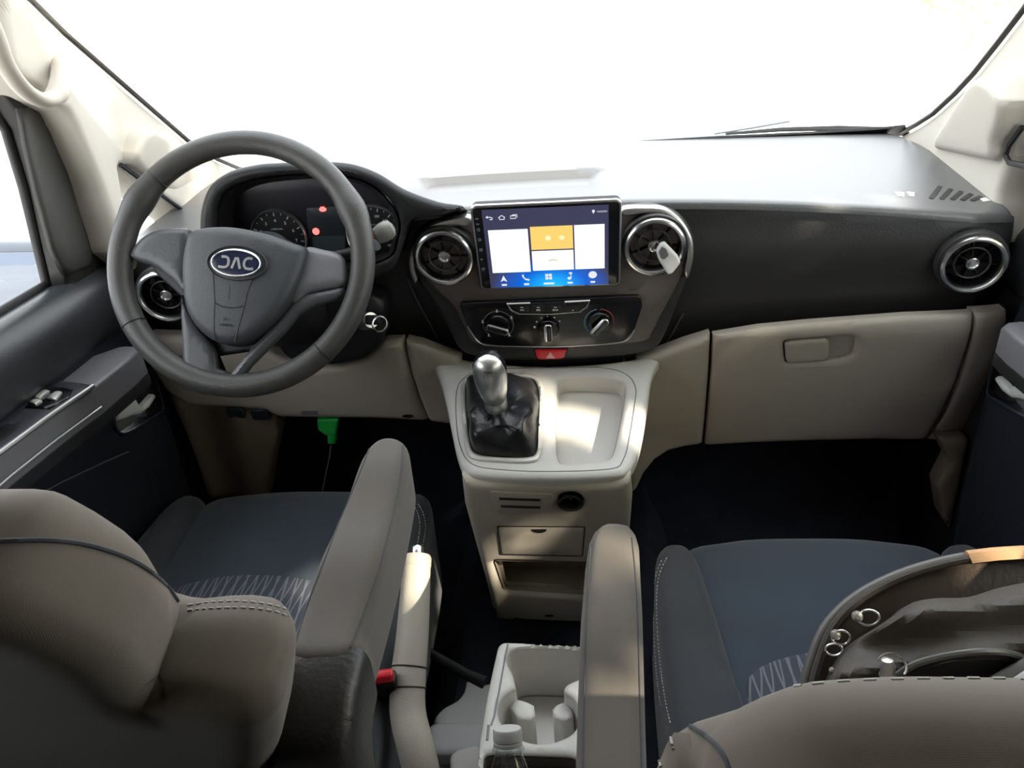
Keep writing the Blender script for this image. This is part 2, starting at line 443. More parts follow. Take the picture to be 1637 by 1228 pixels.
MB().add(*tube([PL.w(*p, .002) for p in PL.px([(191, 264), (210, 278), (232, 293), (262, 316), (310, 350)])], .004, 8)).build('window_seal', black_m, tl)
struct(MB().add(*box(XYZ, -.712, .0, -.708, .33, .78, .98, 0)).build('window_2', glass, flat=True))

top_r = PR.px([(1637, 20), (1600, 68), (1560, 118), (1530, 150), (1495, 182), (1470, 200), (1447, 213)])
hr = PR.px([(1637, 203), (1615, 233), (1610, 248), (1616, 260), (1640, 265)])
out = [(-.44, .85)] + top_r[::-1] + [(.12, 1.19), (.31, 1.315), (1.16, 1.325), (1.16, 1.26), (.22, 1.255), (.10, 1.12), (.035, 1.05), (.0, .98), (-.02, .85), (0, .78), (-.44, .78)]
hole = hr + [(hr[-1][0] + .04, hr[-1][1] - .004), (hr[-1][0] + .045, hr[-1][1] + .10), (hr[0][0] + .025, hr[0][1] + .055)]
trr = MB().add(*relief(PR, out, [hole], r=.012, back=.075, step=.02)).build('trim_2', cream); struct(trr)
MB().add(*recess(PR, [(1496, 238), (1508, 215), (1560, 165), (1600, 128), (1618, 120), (1634, 128), (1655, 160), (1632, 200), (1610, 230), (1606, 250), (1600, 257), (1560, 250)], .30, .86)).build('pillar_recess', cream, trr)
MB().add(*tube([PR.w(*p, .004) for p in PR.px([(1660, -12), (1637, 20), (1600, 68), (1560, 118), (1530, 150), (1495, 182), (1470, 198), (1445, 212)])], .0045, 8)).build('glass_seal', frame_m, trr)
MB().add(*tube([PR.w(*p, .002) for p in hr + [(hr[-1][0] + .03, hr[-1][1] - .003)]], .004, 8)).build('window_seal', black_m, trr)
struct(MB().add(*box(XYZ, .708, .0, .712, .33, .78, .98, 0)).build('window_3', glass, flat=True))

# ================================================================== DASHBOARD
def gtop(x, y): return .880 - .117 * x * x * (1 - .75 * min(1, max(0, (y + .03) / .38)))
class Top:
    def w(s, u, v, h): return Vector((u, v, gtop(u, v) + h))
    def uv(s, px, py, _z=0):
        d = ray(px, py); z = .87
        for _ in range(40):
            t = (z - CAM.z) / d.z; q = CAM + d * t; z = .7 * z + .3 * gtop(q.x, min(q.y, .5))
        return (q.x, q.y)
    def px(s, pts): return [s.uv(p[0], p[1]) for p in pts]
TOP = Top()
def gface(x, z):
    y = -.038
    if z < .80: y += .05 * min(1, (.80 - z) / .15) ** 1.6
    if z > .80: y += .006 * min(1, (z - .80) / .08)
    a = abs(x)
    if a > .58: y += (a - .58) ** 2 * 3.0
    return y
FACE = Face(gface)
dash = thing('dashboard', 'charcoal and beige plastic dashboard running the full width under the windscreen', 'dashboard', (0, .1, .6))

rt = TOP.px([(1450, 219), (1470, 229), (1500, 245), (1540, 270), (1572, 295), (1600, 318), (1622, 342)])
rt = [(x, min(y, .40)) for x, y in rt]
lip = [(x, -.046) for x in (.60, .5, .4, .3, .2, .1, 0, -.1, -.2, -.3, -.4, -.5, -.6)]
outp = [(.1, .41), (.62, .41)] + rt + lip + [(-.655, -.03), (-.69, .05), (-.68, .15), (-.655, .28), (-.62, .41), (-.3, .41)]
def basin(u, v):
    s = lambda a, b, t: (lambda q: q * q * (3 - 2 * q))(min(1, max(0, (t - a) / (b - a))))
    inx = s(-.235, -.20, u) * (1 - s(.055, .10, u)); iny = 1 - s(.155 + .0 * u, .172, v); low = s(-.02, .03, v)
    return -.014 * inx * iny * low
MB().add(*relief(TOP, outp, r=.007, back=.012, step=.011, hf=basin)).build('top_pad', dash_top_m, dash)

# right side speaker grille slots in the pad
gr = MB()
for i, (x0, x1) in enumerate(((1480, 1500), (1497, 1517), (1514, 1532), (1530, 1547), (1545, 1560))):
    a = 1.0 - .12 * i
    pts = [(x0 + 4, 317 + i * .8), (x0 + 18 + 2, 297 + i * 4), (x0 + 27, 299 + i * 4.1), (x0 + 12, 319 + i * .9)]
    gr.add(*flat(TOP, rquad(TOP.px(pts), .004), .0008, .002))
gr.build('defroster_slots', black_m, dash, flat=True, kind='stuff')
for a, b in ((1430, 1446), (1449, 1462)): MB().add(*flat(TOP, TOP.px([(a, 307), (b, 308), (b - 1, 315), (a + 5, 314)]), .0006, .0005)).build('sticker', white_m, dash, label='small white worn sticker', flat=True)
for a, b in ((1566, 1584),): MB().add(*flat(TOP, TOP.px([(a, 318), (b - 8, 316), (b, 321), (a + 6, 323)]), .0006, .0005)).build('sticker', white_m, dash, flat=True)

zt = lambda x: gtop(x, -.03) - .007
bot = FACE.px([(1612, 497), (1560, 500), (1450, 505), (1300, 516), (1215, 524), (1140, 536), (1095, 548), (1055, 563), (1000, 578), (880, 585), (760, 580), (700, 566), (665, 553), (645, 548), (610, 548), (500, 548), (400, 545), (290, 539), (235, 536)])
fo = [(x, zt(x)) for x in (-.69, -.6, -.5, -.4, -.3, -.2, -.1, 0, .1, .2, .3, .4, .5, .6, .675)] + [(.685, .74)] + bot + [(-.70, .68), (-.705, .78)]
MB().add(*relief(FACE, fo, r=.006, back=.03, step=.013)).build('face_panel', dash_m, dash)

# silver edged centre stack
GS = Face(lambda x, z: -.058 + .020 * min(1, max(0, (.80 - z) / .2)) ** 1.2)
stack_out = GS.px(sm([(700, 352), (752, 340), (870, 334), (995, 330), (1045, 328), (1085, 342), (1106, 372), (1110, 405), (1098, 450), (1082, 490), (1066, 530), (1050, 556), (1020, 567), (950, 575), (880, 578), (810, 577), (760, 571), (735, 560), (718, 530), (695, 490), (668, 452), (655, 410), (662, 376)], 5))
MB().add(*relief(GS, stack_out, r=.008, back=.04, step=.011)).build('centre_stack', dash_m, dash)
f2 = GS.px(sm([(715, 372), (760, 352), (880, 345), (1000, 342), (1048, 340), (1082, 356), (1096, 390), (1092, 430), (1078, 462), (1058, 500), (1043, 530), (1028, 545), (960, 551), (880, 553), (800, 552), (757, 546), (742, 520), (722, 485), (700, 466), (672, 430), (675, 395)], 5))
MB().add(*relief(GS, f2, r=.004, back=.01, step=.012, h0=.004)).build('stack_fascia', stack_m, dash)
# silver crescents hugging the two centre vents and running to the screen
def crescent(outer, inner):
    poly = GS.px(sm(outer + inner[::-1], 4))
    return relief(GS, poly, r=.0035, back=.016, step=.006, h0=.013)
MB().add(*crescent([(752, 343), (725, 346), (697, 354), (672, 373), (657, 400), (656, 425), (664, 448)], [(752, 357), (728, 358), (703, 364), (683, 379), (668, 403), (665, 424), (669, 442)])).build('silver_surround', satin, dash)
MB().add(*crescent([(996, 330), (1030, 328), (1062, 331), (1088, 348), (1104, 375), (1107, 405), (1099, 440)], [(996, 341), (1030, 338), (1056, 341), (1078, 354), (1093, 378), (1097, 404), (1093, 430)])).build('silver_surround', satin, dash)
# fine pale lines down both flanks of the stack
MB().add(*tube([FACE.w(*FACE.uv(*p), .004) for p in [(650, 440), (668, 480), (690, 520), (706, 552)]], .0012, 6)).build('seam_line', grey_m, dash)
MB().add(*tube([FACE.w(*FACE.uv(*p), .004) for p in [(1092, 500), (1075, 530), (1062, 552)]], .0012, 6)).build('seam_line', grey_m, dash)

# lower beige panels
def glow(x, z):
    y = -.050
    if z < .66: y += .075 * min(1, (.66 - z) / .24)
    a = abs(x)
    if a > .6: y += (a - .6) ** 2 * 2
    return y
LOW = Face(glow)
knee = LOW.px([(215, 545), (235, 538), (290, 539), (400, 546), (455, 578), (500, 590), (545, 588), (585, 575), (605, 553), (612, 548), (642, 547), (646, 562), (655, 600), (668, 640), (682, 676), (600, 672), (520, 671), (441, 670), (425, 660), (380, 655), (300, 650), (262, 625), (225, 570)])
MB().add(*relief(LOW, knee, r=.014, back=.03, step=.011)).build('knee_panel', beige, dash)
cl = LOW.px([(648, 547), (672, 552), (705, 565), (735, 574), (740, 640), (735, 681), (712, 679), (686, 676), (671, 640), (658, 600), (649, 562)])
MB().add(*relief(LOW, cl, r=.010, back=.03, step=.009)).build('side_panel', beige, dash)
cr = LOW.px([(1020, 578), (1055, 566), (1095, 551), (1137, 538), (1134, 600), (1129, 660), (1124, 714), (1095, 718), (1070, 724), (1048, 738), (1030, 760), (1016, 790), (1005, 790), (1005, 640)])
MB().add(*relief(LOW, cr, r=.014, back=.03, step=.010)).build('side_panel', beige, dash)
er = LOW.px([(1560, 502), (1612, 498), (1600, 560), (1588, 640), (1575, 720), (1550, 735), (1535, 705), (1486, 705), (1512, 665), (1535, 610), (1550, 560)])
MB().add(*relief(LOW, er, r=.008, back=.03, step=.011)).build('end_panel', beige, dash)
# small switches and slots on the knee panel
for (cx, cy) in ((377, 661), (416, 663)):
    sw = MB().add(*relief(LOW, rquad(LOW.px([(cx - 17, cy - 8), (cx + 10, cy - 9), (cx + 18, cy + 7), (cx - 10, cy + 8)]), .006), r=.003, back=.01, step=.006, h0=.004)).build('switch', door_m, dash)
MB().add(*flat(LOW, LOW.px([(482, 657), (508, 657), (508, 663), (482, 663)]), .0008)).build('maker_plate', grey_m, dash, flat=True)
MB().add(*flat(LOW, ell(*LOW.uv(652, 665), .010, .004, 20), .0012)).build('screw_recess', black_m, dash, flat=True)
MB().add(*flat(LOW, ell(*LOW.uv(281, 570), .011, .004, 20), .0012)).build('screw_recess', black_m, dash, flat=True)
# black cross beam under the dash
MB().add(*box(XYZ, -.66, .05, .66, .28, .52, .80, .02)).build('under_dash_cover', black_m, dash)

# glove box
gb = thing('glove_box', 'closed beige glove box door with recessed pull handle below the passenger dash', 'glove box', (.45, 0, .55))
gpx = [(1141, 538), (1215, 526), (1300, 518), (1450, 507), (1557, 502), (1546, 560), (1530, 608), (1508, 660), (1482, 704), (1400, 704), (1300, 706), (1200, 710), (1128, 714), (1134, 650), (1139, 590)]
hole = rquad(LOW.px([(1252, 546), (1362, 538), (1372, 545), (1366, 570), (1345, 576), (1256, 582)]), .008)
MB().add(*relief(LOW, LOW.px(gpx), [hole], r=.008, back=.02, step=.011)).build('door', beige, gb)
MB().add(*relief(LOW, [(x * 1.0, z) for x, z in LOW.px([(1248, 540), (1380, 532), (1380, 580), (1248, 588)])], r=.001, back=.003, step=.01, h0=-.014)).build('handle_recess', beige, gb)
MB().add(*relief(LOW, rquad(LOW.px([(1255, 548), (1322, 542), (1326, 547), (1325, 574), (1318, 578), (1258, 581)]), .007), r=.004, back=.012, step=.006, h0=.001)).build('handle', beige, gb)

# kick panel at the driver's left foot
KP = Face(lambda x, z: .0 + .03 * (z - .5))
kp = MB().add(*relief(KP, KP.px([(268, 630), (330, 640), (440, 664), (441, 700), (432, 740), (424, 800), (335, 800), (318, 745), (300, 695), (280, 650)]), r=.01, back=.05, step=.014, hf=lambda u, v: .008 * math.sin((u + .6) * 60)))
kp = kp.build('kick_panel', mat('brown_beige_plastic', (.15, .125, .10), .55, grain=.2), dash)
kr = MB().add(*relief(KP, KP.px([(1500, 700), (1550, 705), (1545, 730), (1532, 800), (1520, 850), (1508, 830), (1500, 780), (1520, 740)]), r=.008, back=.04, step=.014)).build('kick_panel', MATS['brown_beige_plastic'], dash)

# ---- instrument cluster
clu = thing('instrument_cluster', 'round hooded instrument cluster with two dials behind the steering wheel', 'instrument cluster', (-.38, -.02, .86))
GH = Face(lambda x, z: -.095)
hood_o = sm([(316, 372), (318, 335), (332, 300), (362, 277), (405, 266), (440, 263), (500, 261), (555, 264), (600, 279), (645, 306), (700, 326), (738, 333), (700, 348), (655, 356), (640, 400), (615, 440), (500, 470), (380, 450), (326, 420)], 5)
hole_ = sm([(352, 372), (350, 335), (362, 308), (395, 291), (440, 284), (500, 281), (550, 284), (592, 298), (622, 325), (636, 355), (632, 385), (612, 415), (500, 440), (390, 425), (356, 400)], 5)
HV, HF = relief(GH, GH.px(hood_o), [GH.px(hole_)], r=.012, back=.13, step=.011)
for p in HV:
    k_ = max(0, p.y + .084)
    if p.z > .86: p.z -= k_ * .45 * min(1, (p.z - .86) / .03)
MB().add(HV, HF).build('hood', mat('hood_plastic', (.022, .022, .024), .48, grain=.3, gscale=420), clu)
def ring_in(fr):
    c = (490, 360); return [(c[0] + (x - c[0]) * fr, c[1] + (y - c[1]) * fr) for x, y, _q in hole_]
GC = Face(lambda x, z: -.052)
MB().add(*loft([[GH.w(*GH.uv(*p), -.002) for p in hole_ + [hole_[0]]], [GC.w(*GC.uv(*p), -.001) for p in (lambda L: L + [L[0]])(ring_in(.955))]])).build('bezel', black_m, clu)
MB().add(*relief(GC, GC.px(ring_in(1.0)), r=.001, back=.01, step=.02)).build('gauge_plate', mat('gauge_plate', (.016, .014, .022), .35), clu)
def gauge(cx, cy, rp, txts, needle, lab, cap):
    u0, v0 = GC.uv(cx, cy); R = abs(GC.uv(cx + rp, cy)[0] - u0)
    O = GC.w(u0, v0, .001); root = MB().add(*lathe([(R * .97, 0), (R * .97, .002), (R * .2, .0021)], O, (0, -1, 0), 48)).build('gauge', black_m, clu, label=lab)
    MB().add(*lathe([(R * .96, .001), (R * .97, .005), (R * 1.0, .006), (R * 1.03, .004), (R * 1.04, 0)], O, (0, -1, 0), 56, caps=False)).build('gauge_ring', satin, root)
    tk = MB()
    n = len(txts)
    for i in range((n - 1) * 2 + 1):
        a = math.radians(222 - 264 * i / ((n - 1) * 2)); r0 = R * (.80 if i % 2 == 0 else .86)
        ca, sa = math.cos(a), math.sin(a); wd = .0007 if i % 2 == 0 else .0005
        tk.add(*flat(GC, [(u0 + ca * r0 - sa * wd, v0 + sa * r0 + ca * wd), (u0 + ca * r0 + sa * wd, v0 + sa * r0 - ca * wd), (u0 + ca * R * .92 + sa * wd, v0 + sa * R * .92 - ca * wd), (u0 + ca * R * .92 - sa * wd, v0 + sa * R * .92 + ca * wd)], .0042))
    for i, s_ in enumerate(txts):
        a = math.radians(222 - 264 * i / (n - 1)); tk.add(*text(GC, s_, u0 + math.cos(a) * R * .64, v0 + math.sin(a) * R * .64, .0068 if len(s_) < 3 else .0052, h=.0040, bold=.0001))
    tk.add(*text(GC, cap, u0, v0 + R * .34, .0040, h=.0040))
    tk.build('numerals', print_w, root, flat=True, kind='stuff')
    a = math.radians(needle); c, s_ = math.cos(a), math.sin(a); t = .0012
    MB().add(*flat(GC, [(u0 - s_ * t, v0 + c * t), (u0 + s_ * t, v0 - c * t), (u0 + c * R * .75, v0 + s_ * R * .75)], .0065, .001)).add(*lathe([(R * .12, .003), (R * .12, .008), (R * .02, .009)], O, (0, -1, 0), 20)).build('needle', mat('needle_orange', (.7, .1, .03), .4), root)
gauge(447, 380, 44, ['0', '1', '2', '3', '4', '5', '6', '7', '8'], 222, 'rev counter dial on the left of the cluster', 'x1000r/min')
gauge(600, 373, 45, ['0', '20', '40', '60', '80', '100', '120', '140', '160', '180'], 222, 'speedometer dial on the right of the cluster', 'km/h')
MB().add(*relief(GC, rquad(GC.px([(490, 332), (556, 328), (553, 408), (497, 410)]), .004), r=.001, back=.004, step=.02, h0=.002)).build('display_panel', mat('display_grey', (.035, .042, .05), .3), clu)
MB().add(*flat(GC, GC.px([(500, 378), (553, 376), (551, 403), (503, 404)]), .0028)).build('lcd', mat('lcd_grey', (.07, .09, .10), .3), clu, flat=True)
hot = mat('warning_red', (.5, .02, .02), .4, emit=(1., .16, .14), estr=2.2)
u, v = GC.uv(517, 334); MB().add(*flat(GC, ell(u, v, .0055, .0032, 20), .0035)).add(*flat(GC, [(u - .003, v), (u + .003, v), (u + .003, v + .004), (u - .003, v + .004)], .0035)).build('warning_light', hot, clu, label='glowing red warning light above the display', flat=True)
u, v = GC.uv(506, 369); MB().add(*flat(GC, ell(u, v, .0052, .0052, 24), .0035)).build('warning_light', hot, clu, label='glowing red warning light beside the display', flat=True)
mk = MB(); 
for (a, b, t_) in ((372, 352, 'o'), (414, 292, '- - -'), ): mk.add(*text(GC, t_, *GC.uv(a, b), .006, h=.001))
mk.build('faint_print', grey_m, clu, flat=True, kind='stuff')

# ---- air vents: one pattern, four copies
vent0 = None
def make_vent(label):
    t = thing('air_vent', label, 'air vent', (0, 0, 0), 'round dashboard air vents', local=True)
    A = Vector((0, -1, 0)); O = Vector((0, 0, 0))
    MB().add(*lathe([(.0475, -.012), (.0475, .000), (.0465, .0028), (.0440, .0035), (.0425, .003), (.0420, -.01)], O, A, 56, caps=False)).build('outer_bezel', dash_m, t)
    MB().add(*lathe([(.0432, .000), (.0440, .006), (.0430, .0095), (.0405, .0110), (.0375, .0100), (.0352, .006), (.0345, -.012)], O, A, 56, caps=False)).build('chrome_ring', chrome, t)
    MB().add(*lathe([(.0358, .006), (.0345, .002), (.0335, -.006), (.0325, -.022), (.001, -.028)], O, A, 48, caps=False)).build('barrel', gloss_m, t)
    r1 = MB().add(*lathe([(.0242, -.004), (.0248, .0005), (.0235, .0015), (.0223, .0005), (.0225, -.004)], O, A, 48, caps=False)).build('blade_ring', dash_m, t)
    for k in range(7):
        a = math.radians(90 + k * 360 / 7 + 8); c, s = math.cos(a), math.sin(a); F = Plane(O + Vector((c, 0, s)) * .0, (c, 0, s), (-s, 0, c))
        MB().add(*box(Plane((0, 0, 0), (c, 0, s), (0, -1, 0)), 0.007, -.012, .0330, -.001, -.0007, .0007, 0)).build('vane', gloss_m, t)
    MB().add(*lathe([(.0098, -.014), (.0098, .001), (.0090, .0035), (.0076, .0040), (.0068, .0025), (.006, .0015), (.0005, .002)], O, A, 32)).build('knob', chrome, t)
    return t
def put_vent(px, py, label, first=False, tilt=0., yaw=0., y=None):
    global vent0
    u, v = FACE.uv(px, py) if y is None else (lambda q: (q.x, q.z))(at(px, py, y=y)); yy = (FACE.g(u, v) if y is None else y) - .004
    if vent0 is None: vent0 = make_vent(label); t = vent0
    else: t = copy_tree(vent0); t['label'] = label
    t.matrix_world = Matrix.Translation((u, yy, v)) @ Matrix.Rotation(yaw, 4, 'Z') @ Matrix.Rotation(tilt, 4, 'X')
    return t
put_vent(711, 408, 'chrome-ringed round air vent left of the touchscreen', y=-.066, tilt=.10)
put_vent(1046, 391, 'chrome-ringed round air vent right of the touchscreen with a white clip on it', y=-.066, tilt=.10)
put_vent(268, 470, 'chrome-ringed round air vent seen through the steering wheel near the driver door', y=-.050, tilt=.1, yaw=.12)
put_vent(1552, 419, 'chrome-ringed round air vent at the passenger door end of the dash', y=-.048, tilt=.1, yaw=-.12)
# white clip-on air freshener
af = thing('air_freshener_clip', 'small white plastic clip with a grey window hanging on the vent right of the screen', 'air freshener', (.18, -.1, .8))
FA = Plane(at(1068, 414, y=-.088), (.80, 0, .60), (-.60, 0, .80))
u0, v0 = 0, 0
AFo = FA.px([(1049, 402), (1056, 390), (1063, 388), (1084, 410), (1089, 420), (1075, 438), (1068, 440), (1052, 414)])
MB().add(*relief(FA, rquad(AFo, .004), r=.003, back=.008, step=.004)).build('body', white_m, af)
MB().add(*flat(FA, rquad(FA.px([(1053, 402), (1058, 394), (1065, 398), (1069, 408), (1061, 415), (1056, 412)]), .002), .001)).build('window', grey_m, af, flat=True)

# ---- head unit with touchscreen
SC = Plane(at(873, 392, y=-.084), (1, 0, 0), (0, -.24, .97))
hu = thing('touchscreen_head_unit', 'wide tablet-like touchscreen with lit home screen in the middle of the dash', 'touchscreen', tuple(SC.O))
q = SC.px([(752, 329), (995, 319), (991, 455), (768, 464)]); W2_ = .1185; H2_ = .0660
us = [p[0] for p in q]; vs = [p[1] for p in q]
ux0, ux1, vy0, vy1 = (us[0] + us[3]) / 2, (us[1] + us[2]) / 2, (vs[2] + vs[3]) / 2, (vs[0] + vs[1]) / 2
SW, SH = ux1 - ux0, vy1 - vy0
def sp(a, b): return (ux0 + a * SW, vy0 + b * SH)
MB().add(*relief(SC, rr(ux0, vy0, ux1, vy1, .008), r=.002, back=.004, step=.012)).build('silver_frame', satin, hu)
MB().add(*relief(SC, rr(ux0 + .001, vy0 + .001, ux1 - .001, vy1 - .001, .008), r=.001, back=.010, step=.02, h0=-.004)).build('housing', black_m, hu)
MB().add(*relief(SC, rr(ux0 + .0028, vy0 + .0028, ux1 - .0028, vy1 - .0028, .006), r=.0005, back=.002, step=.03, h0=.0012)).build('black_glass', gloss_m, hu)
def emis(name, c, s=1.): return mat(name, (0, 0, 0), .4, emit=c, estr=s)
def scr(name, m_, a0, b0, a1, b1, h=.0018, lab=None):
    p = [sp(a0, b0), sp(a1, b0), sp(a1, b1), sp(a0, b1)]; return MB().add(*flat(SC, p, h, .0003)).build(name, m_, hu, label=lab, flat=True)
# blue gradient wallpaper (shown by the display itself)
Mw = bpy.data.materials.new('screen_wallpaper'); Mw.use_nodes = True; t = Mw.node_tree; b = t.nodes['Principled BSDF']
b.inputs['Base Color'].default_value = (.01, .01, .01, 1); b.inputs['Roughness'].default_value = .25
tc = t.nodes.new('ShaderNodeTexCoord'); gr_ = t.nodes.new('ShaderNodeTexGradient'); gr_.gradient_type = 'SPHERICAL'; mp = t.nodes.new('ShaderNodeMapping')
cx_, cy_ = sp(.52, .03); c3 = SC.w(cx_, cy_, 0) - SC.O
mp.inputs['Scale'].default_value = (11, 1, 20); mp.inputs['Location'].default_value = (-c3.x * 11, 0, -c3.z * 20)
t.links.new(tc.outputs['Object'], mp.inputs[0]); t.links.new(mp.outputs[0], gr_.inputs[0]); rp = t.nodes.new('ShaderNodeValToRGB')
rp.color_ramp.elements[0].color = (.035, .035, .075, 1); rp.color_ramp.elements[1].color = (.0, .45, .95, 1); e = rp.color_ramp.elements.new(.45); e.color = (.0, .10, .55, 1)
t.links.new(gr_.outputs['Fac'], rp.inputs[0]); t.links.new(rp.outputs[0], b.inputs['Emission Color']); b.inputs['Emission Strength'].default_value = 1.3
scr('display', Mw, .075, .025, .915, .955, .0016)
lit = emis('screen_white', (.93, .98, 1.), 1.15); lity = emis('screen_yellow', (1.0, .62, .16), 1.1)
scr('card', lit, .102, .215, .372, .725, lab='white card on the left'); scr('card', lity, .388, .478, .675, .745, lab='yellow orange weather card'); scr('card', lit, .388, .225, .675, .462, lab='white card below the yellow one'); scr('card', lit, .685, .225, .888, .745, lab='white card on the right')
class _IC:
    def add(s, V, F): MB().add(V, F).build('screen_icon', emis('icon_white', (.85, .88, .95), .95), hu, flat=True); return s
ic = _IC()
def tri(a, b, s): x, y = sp(a, b); return flat(SC, [(x, y + s), (x - s * .8, y - s * .8), (x, y - s * .4), (x + s * .8, y - s * .8)], .0019, .0002)
ic.add(*tri(.175, .135, .0062))
x, y = sp(.335, .145)
for k in range(1): ic.add(*tube([SC.w(x + dx, y + dy, .0019) for dx, dy in ((-.0045, .005), (-.0042, .001), (-.001, -.003), (.0045, -.0045))], [.0016, .0010, .0010, .0016], 6))
x, y = sp(.495, .145)
for dx in (-.0027, .0027):
    for dy in (-.0027, .0027): ic.add(*flat(SC, [(x + dx - .0022, y + dy - .0022), (x + dx + .0022, y + dy - .0022), (x + dx + .0022, y + dy + .0022), (x + dx - .0022, y + dy + .0022)], .0019, .0002))
x, y = sp(.645, .145); ic.add(*flat(SC, ell(x - .001, y - .004, .0028, .0024, 16), .0019, .0002)).add(*flat(SC, [(x + .001, y - .004), (x + .0022, y - .004), (x + .0022, y + .005), (x + .001, y + .005)], .0019, .0002)).add(*flat(SC, ell(x + .001, y + .005, .0028, .0016, 12), .0019, .0002))
x, y = sp(.805, .150); ic.add(*flat(SC, ell(x, y, .0062, .0062, 24), .0019, .0002))
for a, wd in ((.175, .004), (.335, .004), (.495, .008), (.645, .004), (.805, .0035)):
    x, y = sp(a, .060); ic.add(*flat(SC, rr(x - wd, y - .0016, x + wd, y + .0016, .001, 2), .0019, .0002))
x, y = sp(.125, .865); ic.add(*tube([SC.w(x + dx, y + dy, .0019) for dx, dy in ((-.0036, .0012), (.0006, .0012), (.0034, 0), (.0030, -.0024), (-.0005, -.0026))], .0006, 6)).add(*flat(SC, [(x - .006, y + .0012), (x - .003, y + .0034), (x - .003, y - .0010)], .0019, .0002))
x, y = sp(.205, .865); ic.add(*tube([SC.w(x + dx, y + dy, .0019) for dx, dy in ((-.0045, 0), (0, .0032), (.0045, 0), (.0034, 0), (.0034, -.003), (-.0034, -.003), (-.0034, 0))], .0006, 6, True))
x, y = sp(.285, .868); ic.add(*tube([SC.w(x + dx, y + dy, .0019) for dx, dy in ((-.0045, -.0026), (.003, -.0026), (.003, .0016), (-.0045, .0016))], .0006, 6, True)).add(*tube([SC.w(x + dx, y + dy, .0019) for dx, dy in ((-.002, .003), (.0048, .003), (.0048, -.001))], .0006, 6))
x, y = sp(.815, .885); ic.add(*flat(SC, ell(x, y + .001, .0020, .0022, 14), .0019, .0002)).add(*flat(SC, [(x - .0014, y), (x, y - .0034), (x + .0014, y)], .0019, .0002))
x, y = sp(.872, .885); MB().add(*flat(SC, rr(x - .007, y - .0013, x + .007, y + .0013, .0006, 2), .0019, .0002)).build('clock_line', emis('clock_grey', (.35, .38, .45), .8), hu, flat=True)
sun_ic = MB()
for a, s in ((.505, .0042), (.60, .0036)): x, y = sp(a, .61); sun_ic.add(*flat(SC, ell(x, y, s, s, 20), .0021, .0002))
sun_ic.build('weather_icon', emis('icon_pale_yellow', (1, .85, .5), 1.1), hu, flat=True)
x, y = sp(.532, .345); MB().add(*tube([SC.w(x + dx, y + dy, .0021) for dx, dy in ((-.006, -.001), (-.003, .001), (.003, .001), (.006, -.001))], .0007, 6)).build('car_icon', emis('icon_olive', (.55, .55, .2), .9), hu, flat=True)
for k, b_ in enumerate((.86, .80, .735, .62, .50, .385, .265)):
    x, y = sp(.037, b_); p = MB()
    if k < 2: p.add(*flat(SC, rr(x - .0022, y - .0008, x + .0022, y + .0008, .0004, 2), .0016, .0002))
    elif k == 5: p.add(*flat(SC, [(x - .0018, y - .002), (x + .0024, y), (x - .0018, y + .002)], .0016, .0002))
    else: p.add(*tube([SC.w(x + .002 * math.cos(a_), y + .002 * math.sin(a_), .0014) for a_ in [i * PI / 5 for i in range(10)]], .0006, 6, True))
    p.build('touch_key', mat('key_print', (.28, .33, .42), .4), hu, flat=True)

# ---- climate control panel
GP = Plane(at(880, 512, y=-.060), (1, 0, 0), (0, -.12, .99))
cp = thing('climate_control_panel', 'gloss black heater control panel with three knobs under the touchscreen', 'climate control panel', tuple(GP.O))
po = rquad(GP.px([(734, 483), (880, 477), (1023, 471), (1027, 486), (1014, 525), (996, 544), (930, 550), (880, 552), (800, 551), (768, 546), (748, 520)]), .006)
MB().add(*relief(GP, po, r=.0015, back=.008, step=.02, h0=.005)).build('panel', gloss_m, cp)
lp = GP.px([(748, 520), (768, 546), (800, 551), (880, 552), (930, 550), (996, 544), (1014, 525)])
MB().add(*tube([GP.w(*p, .0045) for p in [q_[:2] for q_ in spline([(*p, 0) for p in lp], False, 5)]], .0009, 6)).build('silver_edge', satin, cp)
tp = GP.px([(811, 483), (943, 477), (938, 488), (925, 497), (835, 500), (820, 494)])
bt = MB().add(*relief(GP, rquad(tp, .003), r=.001, back=.006, step=.02, h0=.007)).build('button_strip', black_m, cp)
def arc3(pts, rad, h): return tube([GP.w(*p, h) for p in GP.px(pts)], rad, 6)
MB().add(*arc3([(848, 480.5), (811, 482), (818, 492), (830, 498)], .0014, .0078)).add(*arc3([(903, 478.5), (943, 476.5), (938, 487), (926, 495)], .0014, .0078)).add(*arc3([(830, 498), (880, 498.5), (926, 495)], .0005, .0078)).build('silver_corner', satin, cp)
for (bx, s_) in ((835, 'A/C'), (861, 'REC'), (888, 'REAR'), (916, 'o')):
    u, v = GP.uv(bx, 489.5); k_ = MB().add(*box(GP, u - .0105, v - .0055, u + .0105, v + .0055, .006, .0088, .001)).build('button', black_m, cp)
    p_ = MB().add(*text(GP, s_, u, v - .0018, .0036, h=.0090, bold=.0001))
    if s_ != 'o': p_.add(*flat(GP, [(u - .0022, v + .0022), (u + .0022, v + .0022), (u + .0022, v + .0036), (u - .0022, v + .0036)], .0094, .0003))
    p_.build('print', print_w, k_, flat=True)
